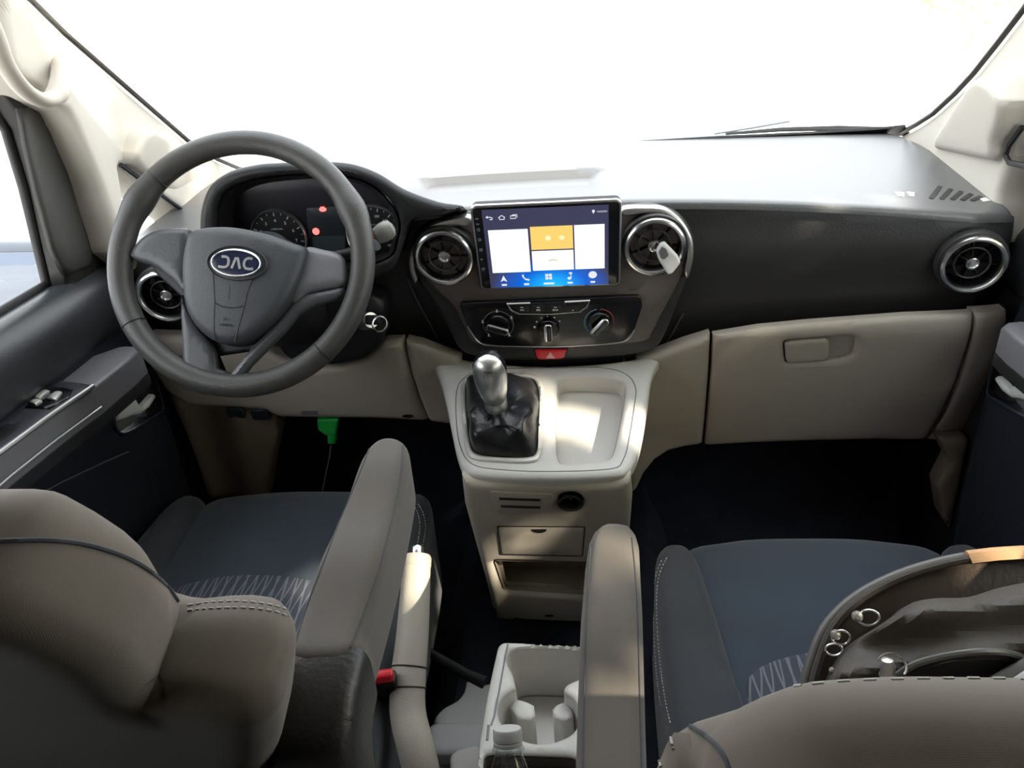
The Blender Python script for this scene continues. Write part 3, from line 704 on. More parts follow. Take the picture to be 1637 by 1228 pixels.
def knob(cx, cy, ang, lab, rad=.0185, ln=.0165):
    u, v = GP.uv(cx, cy); O = GP.w(u, v, .005); kn = MB().add(*lathe([(rad, 0), (rad, .003), (rad * .9, .0055), (rad * .5, .0062), (.0003, .0062)], O, GP.N, 40)).build('knob', gloss_m, cp, label=lab)
    a = math.radians(ang); F2 = Plane(GP.w(u, v, .010), GP.U * math.cos(a) + GP.V * math.sin(a), -GP.U * math.sin(a) + GP.V * math.cos(a))
    MB().add(*relief(F2, rr(-ln, -.0048, ln, .0048, .004), r=.003, back=.006, step=.004, h0=.012)).build('grip', gloss_m, kn)
    MB().add(*tube([F2.w(*p, .0115) for p in rr(-ln, -.0050, ln, .0050, .0042)], .0011, 6, True)).build('chrome_edge', chrome, kn)
    MB().add(*box(F2, -ln * .9, .0018, ln * .95, .0046, .011, .0132, .0008)).build('chrome_blade', chrome, kn)
    return u, v
ku, kv = knob(797, 516, -20, 'left airflow direction knob')
mb = MB()
MB().add(*tube([GP.w(ku + .0235 * math.cos(a), kv + .0235 * math.sin(a), .0056) for a in [math.radians(-50 + 280 * k / 40) for k in range(41)]], .0006, 6)).build('dial_ring', grey_m, cp)
for a in (-50, 30, 90, 165, 228):
    a = math.radians(a); x, y = ku + .0245 * math.cos(a), kv + .0245 * math.sin(a)
    mb.add(*flat(GP, ell(x, y + .0012, .0012, .0012, 8), .0062)).add(*flat(GP, [(x - .002, y - .0026), (x + .002, y - .0026), (x + .001, y), (x - .001, y)], .0062))
mb.build('airflow_symbols', print_w, cp, flat=True, kind='stuff')
ku, kv = knob(877, 522, 90, 'middle fan speed knob', .0165, .0150)
mb = MB()
for k, a in enumerate((172, 145, 118, 92, 62, 35)):
    a = math.radians(a); mb.add(*flat(GP, ell(ku + .0215 * math.cos(a), kv + .0215 * math.sin(a), .0012 if k else .0018, .0012 if k else .0018, 10), .0062))
mb.build('fan_marks', print_w, cp, flat=True, kind='stuff')
ku, kv = knob(958, 512, 48, 'right temperature knob')
for a0, a1, c, n_ in ((100, 225, (.10, .30, .42), 'cold_arc'), (-45, 80, (.30, .04, .04), 'hot_arc')):
    MB().add(*tube([GP.w(ku + .0225 * math.cos(a), kv + .0225 * math.sin(a), .0056) for a in [math.radians(a0 + (a1 - a0) * k / 24) for k in range(25)]], .0008, 6)).build(n_, mat(n_ + '_print', c, .4), cp)
# hazard button
hz = thing('hazard_switch', 'small red hazard warning switch with white triangle below the heater panel', 'hazard switch', tuple(at(880, 564, y=-.05)))
HZ = Plane(at(880, 564, y=-.052), (1, 0, 0), (0, -.1, .99))
MB().add(*relief(HZ, rquad(HZ.px([(851, 556), (909, 555), (905, 571), (898, 574), (862, 574), (855, 571)]), .003), r=.001, back=.012, step=.01, h0=.001)).build('bezel', black_m, hz)
MB().add(*relief(HZ, rquad(HZ.px([(855, 558), (906, 557), (902, 570), (896, 572), (865, 573), (859, 571)]), .002), r=.0012, back=.006, step=.006, h0=.004)).build('button', red_m, hz)
a, b, c = HZ.px([(880, 561), (873, 570), (887, 570)]); MB().add(*tube([HZ.w(*p, .0046) for p in (a, b, c)], .0007, 6, True)).add(*flat(HZ, [((p[0] + a[0] * .0), p[1]) for p in (a, b, c)], .0046, .0003)).build('warning_triangle', mat('pink_print', (.85, .5, .5), .5), hz, flat=True)

# ================================================================== STEERING WHEEL AND COLUMN
A_, B_ = math.radians(32), math.radians(4)
WU = Vector((math.cos(B_), math.sin(B_), 0)); WV = Vector((-math.sin(B_) * math.sin(A_), math.cos(B_) * math.sin(A_), math.cos(A_)))
WC = CAM + (Vector((-.4243, -.149, .8433)) - CAM) * .945; WP = Plane(WC, WU, WV)
sw = thing('steering_wheel', 'dark grey four-spoke steering wheel with an oval maker emblem on its hub', 'steering wheel', tuple(WC))
Rm, rm = .1635, .0159
def rimpt(a, h=0.): return WP.w(Rm * math.cos(a), Rm * math.sin(a), h)
rp_, rr_ = [], []
def bump(a, c, w_): d = (a - c + PI) % (2 * PI) - PI; return math.exp(-(d / w_) ** 2)
for k in range(120):
    a = 2 * PI * k / 120; rp_.append(rimpt(a)); rr_.append(rm + .0035 * (bump(a, math.radians(145), .13) + bump(a, math.radians(22), .13)))
MB().add(*tube(rp_, rr_, 20, True)).build('rim', wheel_m, sw)
for (px_, py_) in ((244, 277), (566, 322), (200, 527), (516, 562)):
    u, v = WP.uv(px_, py_); a = math.atan2(v, u); c = rimpt(a); F2 = Plane(c, (WU * math.cos(a) + WV * math.sin(a)), WP.N)
    MB().add(*tube([F2.w((rm + .0003) * math.cos(t), (rm + .0003) * math.sin(t), 0) for t in [2 * PI * i / 28 for i in range(28)]], .0008, 6, True)).build('rim_seam', black_m, sw)
# spokes: one shield-shaped carrier with raised facets
W0 = Plane(WC + WP.N * .004, WU, WV)
spl = sm([(208, 408), (222, 384), (248, 368), (284, 364), (303, 372), (302, 430), (298, 470), (280, 452), (250, 428), (222, 418)], 4)
MB().add(*relief(W0, W0.px(spl), r=.010, back=.012, step=.008, hf=lambda u, v: .006)).build('spoke', spoke_m, sw, label='left upper spoke')
spr = sm([(488, 396), (515, 398), (543, 406), (551, 425), (549, 455), (520, 462), (496, 468), (470, 486), (462, 470), (475, 430)], 4)
MB().add(*relief(W0, W0.px(spr), r=.010, back=.012, step=.008, hf=lambda u, v: .006)).build('spoke', mat('spoke_silver_grey', (.17, .17, .185), .34, grain=.15), sw, label='right upper spoke in lighter grey')
gr2 = [(489, 470), (520, 464), (549, 458), (550, 468), (540, 478), (505, 487), (478, 502), (455, 530), (425, 560), (400, 585), (380, 612), (366, 630), (350, 629), (352, 618), (372, 592), (388, 572), (412, 545), (440, 515), (462, 488)]
MB().add(*relief(W0, W0.px(gr2), r=.007, back=.012, step=.008, h0=.003)).build('spoke', spoke_m, sw, label='right lower spoke')
gl2 = [(288, 470), (300, 500), (318, 528), (334, 545), (342, 560), (346, 588), (366, 596), (372, 610), (352, 632), (320, 630), (291, 618), (290, 560), (288, 510)]
MB().add(*relief(W0, W0.px(gl2), r=.007, back=.012, step=.008, h0=.002)).build('spoke', spoke_m, sw, label='left lower spoke')
MB().add(*relief(Plane(WC - WP.N * .012, WU, WV), W0.px([(225, 395), (300, 380), (480, 395), (540, 425), (540, 455), (470, 490), (400, 560), (360, 612), (320, 612), (310, 540), (290, 480), (235, 430)]), [W0.px([(338, 566), (392, 558), (372, 585), (352, 600)])], r=.004, back=.012, step=.012)).build('spoke_frame', black_m, sw)
# hub cover
hubp = sm([(302, 376), (316, 368), (350, 365), (385, 367), (430, 376), (470, 389), (490, 397), (489, 412), (478, 448), (460, 486), (432, 520), (402, 542), (376, 551), (348, 547), (322, 530), (302, 500), (295, 462), (294, 420), (298, 390)], 5)
H0 = Plane(WC + WP.N * .014, WU, WV); uc, vc = H0.uv(385, 440)
def hubh(u, v): return .020 - 1.6 * ((u - uc) ** 2 + .8 * (v - vc) ** 2)
MB().add(*relief(H0, H0.px(hubp), r=.010, back=.03, step=.007, hf=hubh)).build('airbag_cover', hub_m, sw)
def hubw(px_, py_, h=0.):
    u, v = H0.uv(px_, py_)
    for _ in range(3):
        P_ = Plane(WC + WP.N * (.014 + hubh(u, v)), WU, WV); u, v = P_.uv(px_, py_)
    return H0.w(u, v, hubh(u, v) + h)
EU = (hubw(420, 426) - hubw(335, 420)).normalized(); EV = WP.N.cross(EU).normalized(); EN = EU.cross(EV)
EP = Plane(hubw(379, 421) + WP.N * .0005, EU, EV)
def els(rx, ry, h, F=EP, n=48): return [F.w(rx * math.cos(2 * PI * k / n), ry * math.sin(2 * PI * k / n), h) for k in range(n)]
em = MB().add(*loft([els(.0395, .0235, -.002) + [els(.0395, .0235, -.002)[0]], els(.0385, .0225, .0012) + [els(.0385, .0225, .0012)[0]], els(.0370, .0215, -.0012) + [els(.0370, .0215, -.0012)[0]], els(.033, .0185, -.0005) + [els(.033, .0185, -.0005)[0]]])).build('emblem_recess', hub_m, sw)
MB().add(*relief(EP, ell(0, 0, .0325, .0175, 56), r=.0015, back=.003, step=.006, h0=.0018)).build('emblem', mat('emblem_navy', (.012, .018, .05), .25), sw, label='dark oval emblem lettered JAC')
eo = sw.children[-1]
MB().add(*tube(els(.0318, .0168, .0022), .0014, 8, True)).build('chrome_oval', chrome, eo)
# letters J A C drawn as bold strokes (the J opens to the left like a mirrored C, the A has no bar)
def stroke(P2, w_, h=.0024, t=.0012):
    b = MB(); pts = [np.array(p, float) for p in P2]; L, R = [], []
    for i, p in enumerate(pts):
        a = pts[max(i - 1, 0)]; c = pts[min(i + 1, len(pts) - 1)]; d = (c - a) / np.linalg.norm(c - a); n_ = np.array((-d[1], d[0])) * w_
        L.append(tuple(p + n_)); R.append(tuple(p - n_))
    V = []; n = len(L)
    for q in (h, h - t):
        V += [EP.w(*l, q) for l in L] + [EP.w(*r_, q) for r_ in R]
    Fc = []
    for i in range(n - 1):
        Fc += [(i, i + 1, n + i + 1, n + i), (2 * n + i, 3 * n + i, 3 * n + i + 1, 2 * n + i + 1), (i, 2 * n + i, 2 * n + i + 1, i + 1), (n + i, n + i + 1, 3 * n + i + 1, 3 * n + i)]
    Fc += [(0, n, 3 * n, 2 * n), (n - 1, 3 * n - 1, 4 * n - 1, 2 * n - 1)]
    return b.add(V, Fc)
sc_ = .001
Jp = [(-19, 7), (-13.5, 7), (-10.8, 5.6), (-9.6, 2), (-9.8, -3), (-12, -6), (-16, -6.8), (-22, -6.2)]
Ap = [(-5.2, -7.5), (-2.6, 1), (-1.0, 6.3), (1.2, 6.3), (2.8, 1), (5.2, -7.5)]
Cp = [(19.5, 6.6), (14.5, 7), (11.2, 5.2), (9.6, 1.5), (9.8, -3), (12, -6.1), (16, -6.9), (21.5, -6.3)]
for nm, L_ in (('letter_j', Jp), ('letter_a', Ap), ('letter_c', Cp)): stroke([(x * sc_ * 1.05, y * sc_) for x, y in L_], .00165).build(nm, satin, eo)
# groove lines of the centre strip
for L_ in ([(340, 432), (342, 460), (343, 485), (342, 515), (343, 544)], [(404, 446), (396, 466), (391, 488), (384, 512), (375, 547)], [(343, 484), (356, 490), (375, 492), (390, 489)], [(340, 437), (333, 424), (338, 407), (360, 396), (390, 397), (415, 408), (424, 424), (416, 440), (403, 448)]):
    MB().add(*tube([hubw(p[0], p[1], .0002) for p in spline([(*q_, 0) for q_ in L_], False, 4)], .0007, 6)).build('groove', black_m, sw)
MB().add(*tube([hubw(367, 455, .0001), hubw(366, 479, .0001)], .0006, 6)).build('groove', black_m, sw)
HT = Plane(hubw(362, 515), EU, EV)
MB().add(*text(HT, 'SRS', 0, .004, .0062, h=.0006)).build('print', black_m, sw, flat=True, kind='stuff')
MB().add(*text(HT, 'AIRBAG', 0, -.004, .0048, h=.0006)).build('print', black_m, sw, flat=True, kind='stuff')

col_ = thing('steering_column', 'black steering column shroud behind the wheel', 'steering column', tuple(WC + Vector((0, .1, -.05))))
ax = -WP.N
FCOL = Plane(WC - WP.N * .03, WU, WV); rows = []
for t_, sx_, sy_, dy in ((0, .045, .045, 0), (.01, .055, .055, -.002), (.05, .062, .062, -.010), (.12, .068, .066, -.02), (.2, .07, .066, -.02)):
    rows.append([FCOL.w(sx_ * math.copysign(abs(math.cos(a)) ** .6, math.cos(a)), dy + sy_ * math.copysign(abs(math.sin(a)) ** .6, math.sin(a)), -t_) for a in [2 * PI * k / 28 for k in range(28)]])
MB().add(*loft(rows, True)).build('shroud', black_m, col_)
# black knee surround hanging under the column
MB().add(*relief(Face(lambda x, z: -.075 + .15 * (.67 - z)), Face(lambda x, z: -.075).px(sm([(440, 470), (600, 470), (612, 520), (610, 548), (600, 562), (575, 578), (530, 588), (480, 586), (452, 570), (440, 540)], 4)), r=.012, back=.05, step=.012)).build('lower_shroud', black_m, col_)
st = thing('wiper_stalk', 'dark rounded wiper stalk poking out right of the steering wheel rim', 'stalk', tuple(at(600, 385, y=-.13)))
a0 = WC - WP.N * .05; b0 = at(612, 372, y=-.150); b1 = at(590, 400, y=-.14)
MB().add(*tube([a0 + (b1 - a0) * t for t in (.15, .5, .8, 1)] + [b1 + (b0 - b1) * .35], [.006, .007, .008, .010, .011], 12)).build('arm', black_m, st)
MB().add(*lathe([(.004, -.012), (.011, -.010), (.0135, 0), (.0135, .008), (.011, .014), (.004, .017)], b0, (RT * .8 + UP * .45), 24)).build('end_knob', mat('stalk_grey', (.22, .22, .20), .4), st)
MB().add(*tube([a0 + (at(590, 402, y=-.11) - a0) * t for t in (.15, .5, .8)], [.006, .006, .006], 8)).build('inner_arm', black_m, st)
ky = thing('ignition_key', 'car key in the ignition with a metal split ring hanging right of the wheel', 'key', tuple(at(598, 515, y=-.12)))
kp0 = at(592, 512, y=-.115); MB().add(*lathe([(.013, -.03), (.013, 0), (.0115, .003), (.006, .003)], kp0, (RT * .55 - FW * .8), 24)).build('lock_barrel', satin, ky)
MB().add(*box(Plane(kp0 + (RT * .55 - FW * .8) * .010, RT, UP), -.010, -.007, .010, .007, -.008, .004, .002)).build('key_head', black_m, ky)
rc = at(607, 518, y=-.135); MB().add(*tube([rc + RT * .0105 * math.cos(a) + (UP * .9 + FW * .3) * .0125 * math.sin(a) for a in [2 * PI * k / 28 for k in range(28)]], .0015, 8, True)).build('split_ring', chrome, ky)

# ================================================================== CENTRE CONSOLE
TP = Plane((0, -.262, .556), (1, 0, 0), (0, .232, .064))
con = thing('centre_console', 'pale grey centre console tower with gear tray and storage pockets', 'centre console', (0, -.2, .3))
tpo = sm([(648, 549), (690, 560), (740, 572), (800, 580), (880, 583), (960, 579), (1020, 571), (1066, 560), (1052, 578), (1042, 600), (1036, 640), (1028, 690), (1018, 730), (1004, 752), (980, 760), (870, 764), (770, 760), (742, 750), (730, 725), (722, 690), (712, 640), (703, 605), (690, 575), (668, 558)], 4)
pocket = sm([(893, 612), (903, 603), (940, 602), (985, 604), (998, 612), (999, 630), (990, 680), (980, 722), (968, 733), (940, 737), (903, 739), (892, 730), (889, 700), (890, 650)], 4)
boot_o = sm([(745, 618), (758, 606), (800, 603), (845, 605), (858, 615), (862, 640), (860, 690), (858, 722), (845, 732), (800, 732), (764, 727), (752, 712), (746, 670)], 4)
MB().add(*relief(TP, TP.px(tpo), [TP.px(pocket), TP.px(boot_o)], r=.009, back=.02, step=.010)).build('tray_top', beige_console, con)
MB().add(*relief(TP, TP.px([(885, 600), (1005, 600), (1003, 640), (975, 742), (885, 742)]), r=.0005, back=.003, step=.02, h0=-.034)).build('pocket_floor', beige_console, con)
pl_ = TP.px(pocket); MB().add(*loft([[TP.w(p[0], p[1], -.006) for p in pl_ + [pl_[0]]], [TP.w(p[0] * .985 , p[1], -.02) for p in pl_ + [pl_[0]]], [TP.w(p[0] * .97, p[1], -.034) for p in pl_ + [pl_[0]]]])).build('pocket_wall', beige_console, con)
MB().add(*tube([TP.w(p[0], p[1], .0000) for p in TP.px(sm([(730, 625), (745, 602), (775, 592), (870, 588), (960, 588), (1000, 598), (1016, 620), (1014, 650), (1006, 700), (996, 735), (975, 750), (870, 754), (790, 750), (755, 742), (738, 720), (730, 680)], 4))], .0008, 6, True)).build('tray_seam', grey_m, con)
# tower: front face plane
FP_ = Plane((0, -.268, .545), (1, 0, 0), (0, -.105, .375))
ff = [(737, 770), (760, 775), (870, 778), (980, 775), (1009, 770), (1012, 800), (1007, 860), (1000, 930), (990, 985), (950, 999), (880, 997), (830, 994), (797, 990), (786, 975), (775, 930), (758, 870), (742, 812)]
niche = rquad(FP_.px([(790, 900), (946, 904), (944, 955), (870, 950), (806, 946)]), .006)
sock = FP_.uv(912, 803)
MB().add(*relief(FP_, FP_.px(ff), [niche, ell(sock[0], sock[1], .0155, .0155, 32)], r=.014, back=.02, step=.010)).build('front_face', beige, con)
MB().add(*relief(FP_, FP_.px([(785, 893), (950, 897), (948, 962), (796, 955)]), r=.0005, back=.003, step=.03, h0=-.05)).build('niche_back', mat('shadow_brown_plastic', (.20, .17, .13), .6), con)  # shade inside the niche put into a darker brown than the face
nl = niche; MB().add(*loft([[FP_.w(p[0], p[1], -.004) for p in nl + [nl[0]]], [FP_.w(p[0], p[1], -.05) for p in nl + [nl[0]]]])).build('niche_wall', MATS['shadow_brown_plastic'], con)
# side walls (rounded into the face), drawer and details
def side_rows(L, dirx):
    rows = []
    for (px_, py_) in L:
        u, v = FP_.uv(px_, py_); P0 = FP_.w(u, v, 0)
        rows.append([P0 + Vector((-dirx * .004, .003, 0)), P0 + Vector((dirx * .002, .014, 0)), P0 + Vector((dirx * .006, .04, 0)), P0 + Vector((dirx * .010, .10, 0)), P0 + Vector((dirx * .012, .24, 0))])
    return rows
core = TP.px(tpo); core = [(min(.118, max(-.128, p[0])), p[1]) for p in core]; rows = []
for t_ in (0, .03, .25, .5, .75, 1):
    row = []
    for (u, v) in core:
        q_ = TP.w(u, v, -.006); wf_ = min(1, max(0, (.10 - v) / .10)); row.append(Vector((-.004 + (q_.x + .004) * (.985 - .13 * t_), q_.y + .008 * wf_ + t_ * .106 * wf_, q_.z - t_ * .385)))
    rows.append(row)
TV, TF = loft(rows, True); nc = len(core)
TF = [f for f in TF if not all(abs(core[i_ % nc][0] + .004) < .100 and core[i_ % nc][1] < .05 for i_ in f)]
MB().add(TV, TF).build('tower_body', beige, con)
MB().add(*relief(FP_, rquad(FP_.px([(782, 785), (885, 790), (880, 820), (800, 822), (790, 812)]), .006), r=.0012, back=.003, step=.02, h0=.0012)).build('coin_panel', beige, con)
for y0 in (796, 808): MB().add(*flat(FP_, FP_.px([(798 + (y0 - 796) * .2, y0 - 1.6), (864, y0 + .6), (864, y0 + 3), (799 + (y0 - 796) * .2, y0 + 1)]), .0030, .002)).build('slot', black_m, con, flat=True)
so_ = FP_.w(sock[0], sock[1], 0)
s1 = MB().add(*lathe([(.0155, -.018), (.0172, .0), (.0185, .0030), (.0165, .0045), (.0135, .0030), (.0120, -.022), (.0004, -.024)], so_, FP_.N, 36, caps=False)).build('power_socket', black_m, con)
MB().add(*lathe([(.003, -.024), (.003, -.006), (.0015, -.004)], so_, FP_.N, 16)).build('contact_pin', chrome, s1)
dq = FP_.px([(796, 842), (934, 843), (930, 888), (802, 885)]); MB().add(*relief(FP_, rquad(dq, .003), r=.0015, back=.003, step=.02, h0=.0012)).build('drawer', beige, con)
dr = con.children[-1]
MB().add(*tube([FP_.w(p[0], p[1], .0006) for p in rquad(FP_.px([(795, 841), (935, 842), (931, 889), (801, 886)]), .003)], .0008, 6, True)).build('drawer_gap', black_m, con)
u, v = FP_.uv(862, 845); MB().add(*flat(FP_, [(u + .011 * math.cos(a), v + .009 * math.sin(a)) for a in [PI + PI * k / 14 for k in range(15)]], .0020, .001)).build('finger_notch', black_m, dr, flat=True)
u, v = FP_.uv(878, 984); MB().add(*flat(FP_, ell(u, v, .008, .004, 18), .0010)).build('screw_recess', black_m, con, flat=True)

# ---- gear lever: silver frame and boot belong to it
gl = thing('gear_lever', 'silver topped six speed gear knob on a black leather boot', 'gear lever', tuple(TP.w(*TP.uv(800, 670), 0)))
fr_o = sm([(737, 618), (752, 601), (800, 597), (850, 599), (866, 612), (869, 640), (867, 695), (864, 730), (848, 741), (800, 740), (757, 735), (744, 718), (739, 670)], 4)
MB().add(*relief(TP, TP.px(fr_o), [TP.px(boot_o)], r=.0035, back=.01, step=.008, h0=.0035)).build('boot_frame', silver_p, gl)
Bp = at(792, 641, y=-.195); Tp = at(778, 565, y=-.222); KA = (Tp - Bp).normalized()
bo = [TP.w(*q_, -.002) for q_ in [p for p in TP.px(boot_o)]]; rows = []; nB = len(bo)
ref = Bp - KA * .012
X1 = RT - KA * RT.dot(KA); X1.normalize(); Y1 = KA.cross(X1)
bc = sum(bo, Vector()) / nB
for t_ in [k / 14 for k in range(15)]:
    row = []
    for k in range(nB):
        a = math.atan2((bo[k] - bc).dot(TP.V), (bo[k] - bc).dot(TP.U)); top = ref + (X1 * math.cos(a) + Y1 * math.sin(a)) * .0155
        P0 = bo[k].lerp(top, t_); P0 += TP.N * (.030 * math.sin(PI * min(1, t_ * 1.15)) * (1 - t_))
        wr = math.sin(3 * a + 5.5 * t_ + .6) * .0070 + math.sin(7 * a - 9 * t_) * .0030 + math.sin(13 * a + 4 * t_ + 2) * .0010
        row.append(P0 + ((P0 - (bc.lerp(ref, t_))).normalized()) * wr * math.sin(PI * t_) ** .7)
    rows.append(row)
MB().add(*loft(rows, True)).build('leather_boot', leather, gl, sharp=70)
KL = (Tp - Bp).length
MB().add(*lathe([(.0155, -.014), (.0165, -.010), (.0165, .002), (.0150, .006)], Bp, KA, 32)).build('collar', satin, gl)
kprof = [(.0140, .004), (.0172, .012), (.0205, .028), (.0228, .045), (.0235, .060), (.0225, .072), (.0185, .083), (.011, .089), (.0004, .0905)]
V, Fc = lathe(kprof, Bp, KA, 40, X=X1); MB().add(V, Fc).build('knob', gloss_m, gl)
# silver shell facing the driver, slightly proud
rows = []
for r_, h in kprof:
    rows.append([Bp + KA * h + (X1 * math.cos(a) + Y1 * math.sin(a)) * (r_ + .0012) for a in [math.radians(-155 + 175 - 20 + d) if 0 else math.radians(d) for d in range(-160, -19, 7)]])
nrm = (CAM - Bp).normalized(); 
sgn = 1 if nrm.dot(Y1) > 0 else -1
rows = [[Bp + KA * h * 1.008 + (X1 * math.cos(math.radians(d)) + Y1 * math.sin(math.radians(d)) * sgn) * (r_ + .0011) for d in range(22, 159, 8)] for r_, h in kprof]
MB().add(*loft(rows)).build('silver_cap', silver_p if 0 else satin, gl)
cap = gl.children[-1]
GPn = (nrm * .78 + KA * .62).normalized(); GU = (RT - GPn * RT.dot(GPn)).normalized(); GV = GPn.cross(GU)
# shift pattern printed on top of the knob
org = Bp + KA * .074 + Y1 * sgn * .0195
bestO = org + GPn * .0052
GK = Plane(bestO, GU, GV); pm = MB()
L_ = .0055
for x in (-L_, 0, L_): pm.add(*tube([GK.w(x, -.0035, 0), GK.w(x, .0035, 0)], .00035, 5))
pm.add(*tube([GK.w(-L_, 0, 0), GK.w(L_, 0, 0)], .00035, 5))
for x, y, s_ in ((-L_, .0062, '1'), (0, .0062, '3'), (L_, .0062, '5'), (-L_, -.0065, '2'), (0, -.0065, '4'), (L_, -.0065, 'R')): pm.add(*text(GK, s_, x, y, .0046, h=0, bold=.0001))
pm.build('shift_pattern', print_d, cap, flat=True, kind='stuff')

# ================================================================== BETWEEN THE SEATS
hb = thing('handbrake_lever', 'long pale grey handbrake lever with a chrome release button', 'handbrake', tuple(at(665, 1228, z=.30)))
hpts = [at(666, 905, z=.500), at(663, 960, z=.475), at(658, 1030, z=.445), at(652, 1090, z=.42), at(652, 1140, z=.40), at(662, 1185, z=.385), at(672, 1228, z=.365), at(680, 1290, z=.33)]
hs = spline(hpts, False, 5); n = len(hs)
rad = [.0182 + .0035 * min(1, k / (n * .4)) for k in range(n)]
hand = mat('handbrake_plastic', (.42, .39, .33), .5, grain=.4, gscale=500)
MB().add(*tube(hs, rad, 24)).build('grip', hand, hb)
hd = (hs[0] - hs[3]).normalized()
MB().add(*lathe([(.0170, -.004), (.0190, -.001), (.0192, .010), (.0175, .0135), (.009, .0150), (.0004, .0150)], hs[0], hd, 32)).build('end_collar', hand, hb)
MB().add(*lathe([(.0085, .008), (.0085, .024), (.0070, .0265), (.0004, .027)], hs[0], hd, 24)).build('release_button', chrome, hb)
for i in (13, 16):
    T = (hs[i + 1] - hs[i - 1]).normalized(); X = T.orthogonal().normalized(); Y = T.cross(X)
    MB().add(*tube([hs[i] + (X * math.cos(a) + Y * math.sin(a)) * (rad[i] + .0002) for a in [2 * PI * k / 28 for k in range(28)]], .0010, 6, True)).build('seam_ring', black_m, hb)
hc = thing('handbrake_console', 'grey plastic floor trim around the handbrake beside the cup holder', 'console trim', (-.12, -.45, .2))
Z1 = Plane((0, 0, .25), (1, 0, 0), (0, 1, 0)); Z2 = Plane((0, 0, .225), (1, 0, 0), (0, 1, 0))
grey_l = mat('mid_grey_plastic', (.36, .36, .36), .5, grain=.3)
MB().add(*relief(Z2, Z2.px(sm([(700, 1158), (705, 1135), (730, 1120), (742, 1105), (748, 1086), (775, 1094), (800, 1094), (800, 1160)], 3)), r=.004, back=.08, step=.012)).build('front_step', grey_l, hc)
MB().add(*relief(Z1, Z1.px([(678, 1205), (682, 1165), (692, 1152), (800, 1152), (790, 1205)]), r=.008, back=.10, step=.012)).build('raised_block', grey_l, hc)
MB().add(*relief(Z2, Z2.px([(676, 1207), (790, 1208), (780, 1330), (680, 1330)]), r=.005, back=.08, step=.014)).build('rear_step', grey_l, hc)
MB().add(*relief(Z1, Z1.px(sm([(720, 1228), (725, 1210), (742, 1202), (770, 1202), (790, 1260), (730, 1300)], 3)), r=.006, back=.09, step=.012, h0=.01)).build('hinge_cover', beige_console, hc)

# cup holder box
CBZ = .425; CB = Plane((0, 0, CBZ), (1, 0, 0), (0, 1, 0))
cb = thing('cup_holder_console', 'pale grey floor console with a double cup holder and rear bin', 'cup holder', (.01, -.6, .2))
co_ = rquad(CB.px([(797, 1024), (962, 1030), (960, 1420), (745, 1420), (766, 1180), (780, 1100)]), .012)
cups = CB.px(sm([(812, 1045), (822, 1036), (860, 1033), (925, 1036), (942, 1044), (944, 1062), (930, 1080), (906, 1092), (902, 1104), (916, 1115), (926, 1135), (922, 1160), (905, 1176), (872, 1186), (840, 1182), (812, 1166), (797, 1142), (800, 1118), (818, 1102), (824, 1096), (820, 1076), (812, 1060)], 4))
bin_ = rquad(CB.px([(774, 1206), (790, 1203), (925, 1208), (925, 1400), (758, 1400)]), .012)
MB().add(*relief(CB, co_, [cups, bin_], r=.007, back=.02, step=.011)).build('top', beige_console, cb)
MB().add(*loft([[CB.w(p[0], p[1], -.005) for p in cups + [cups[0]]], [CB.w(p[0] * .97, p[1] * .998, -.05) for p in cups + [cups[0]]], [CB.w(p[0] * .95, p[1] * .995, -.095) for p in cups + [cups[0]]]])).build('cup_wall', beige_console, cb)
MB().add(*relief(CB, [(p[0] * 1.0, p[1]) for p in cups], r=.0005, back=.003, step=.03, h0=-.092)).build('cup_floor', beige_console, cb)
for L_ in ([(822, 1096), (838, 1100), (852, 1106), (854, 1122), (846, 1130), (826, 1128), (812, 1108)], [(902, 1100), (888, 1106), (882, 1112), (884, 1124), (900, 1132), (916, 1124), (914, 1112)]):
    MB().add(*relief(CB, CB.px(L_), r=.003, back=.07, step=.008, h0=-.022)).build('divider_post', beige_console, cb)
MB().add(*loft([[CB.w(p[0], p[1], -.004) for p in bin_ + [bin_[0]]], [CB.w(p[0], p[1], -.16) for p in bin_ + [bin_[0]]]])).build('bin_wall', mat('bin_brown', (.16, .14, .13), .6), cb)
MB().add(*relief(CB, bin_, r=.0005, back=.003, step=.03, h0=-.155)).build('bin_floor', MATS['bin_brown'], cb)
ci = [(p[0] * .99, p[1] - .003) for p in co_]; MB().add(*loft([[CB.w(p[0], p[1], -.003) for p in ci + [ci[0]]], [CB.w(p[0] * 1.02, p[1], -.10) for p in ci + [ci[0]]], [CB.w(p[0] * 1.05, p[1], -.28) for p in ci + [ci[0]]]])).build('body', beige_console, cb)
MB().add(*tube([CB.w(*p, .0002) for p in CB.px([(812, 1030), (806, 1060), (797, 1110), (790, 1146), (785, 1160)])], .0010, 6)).build('seam_line', grey_m, cb)
MB().add(*tube([CB.w(*p, .0002) for p in CB.px([(781, 1160), (779, 1184)])], .0014, 6)).build('slot', grey_m, cb)

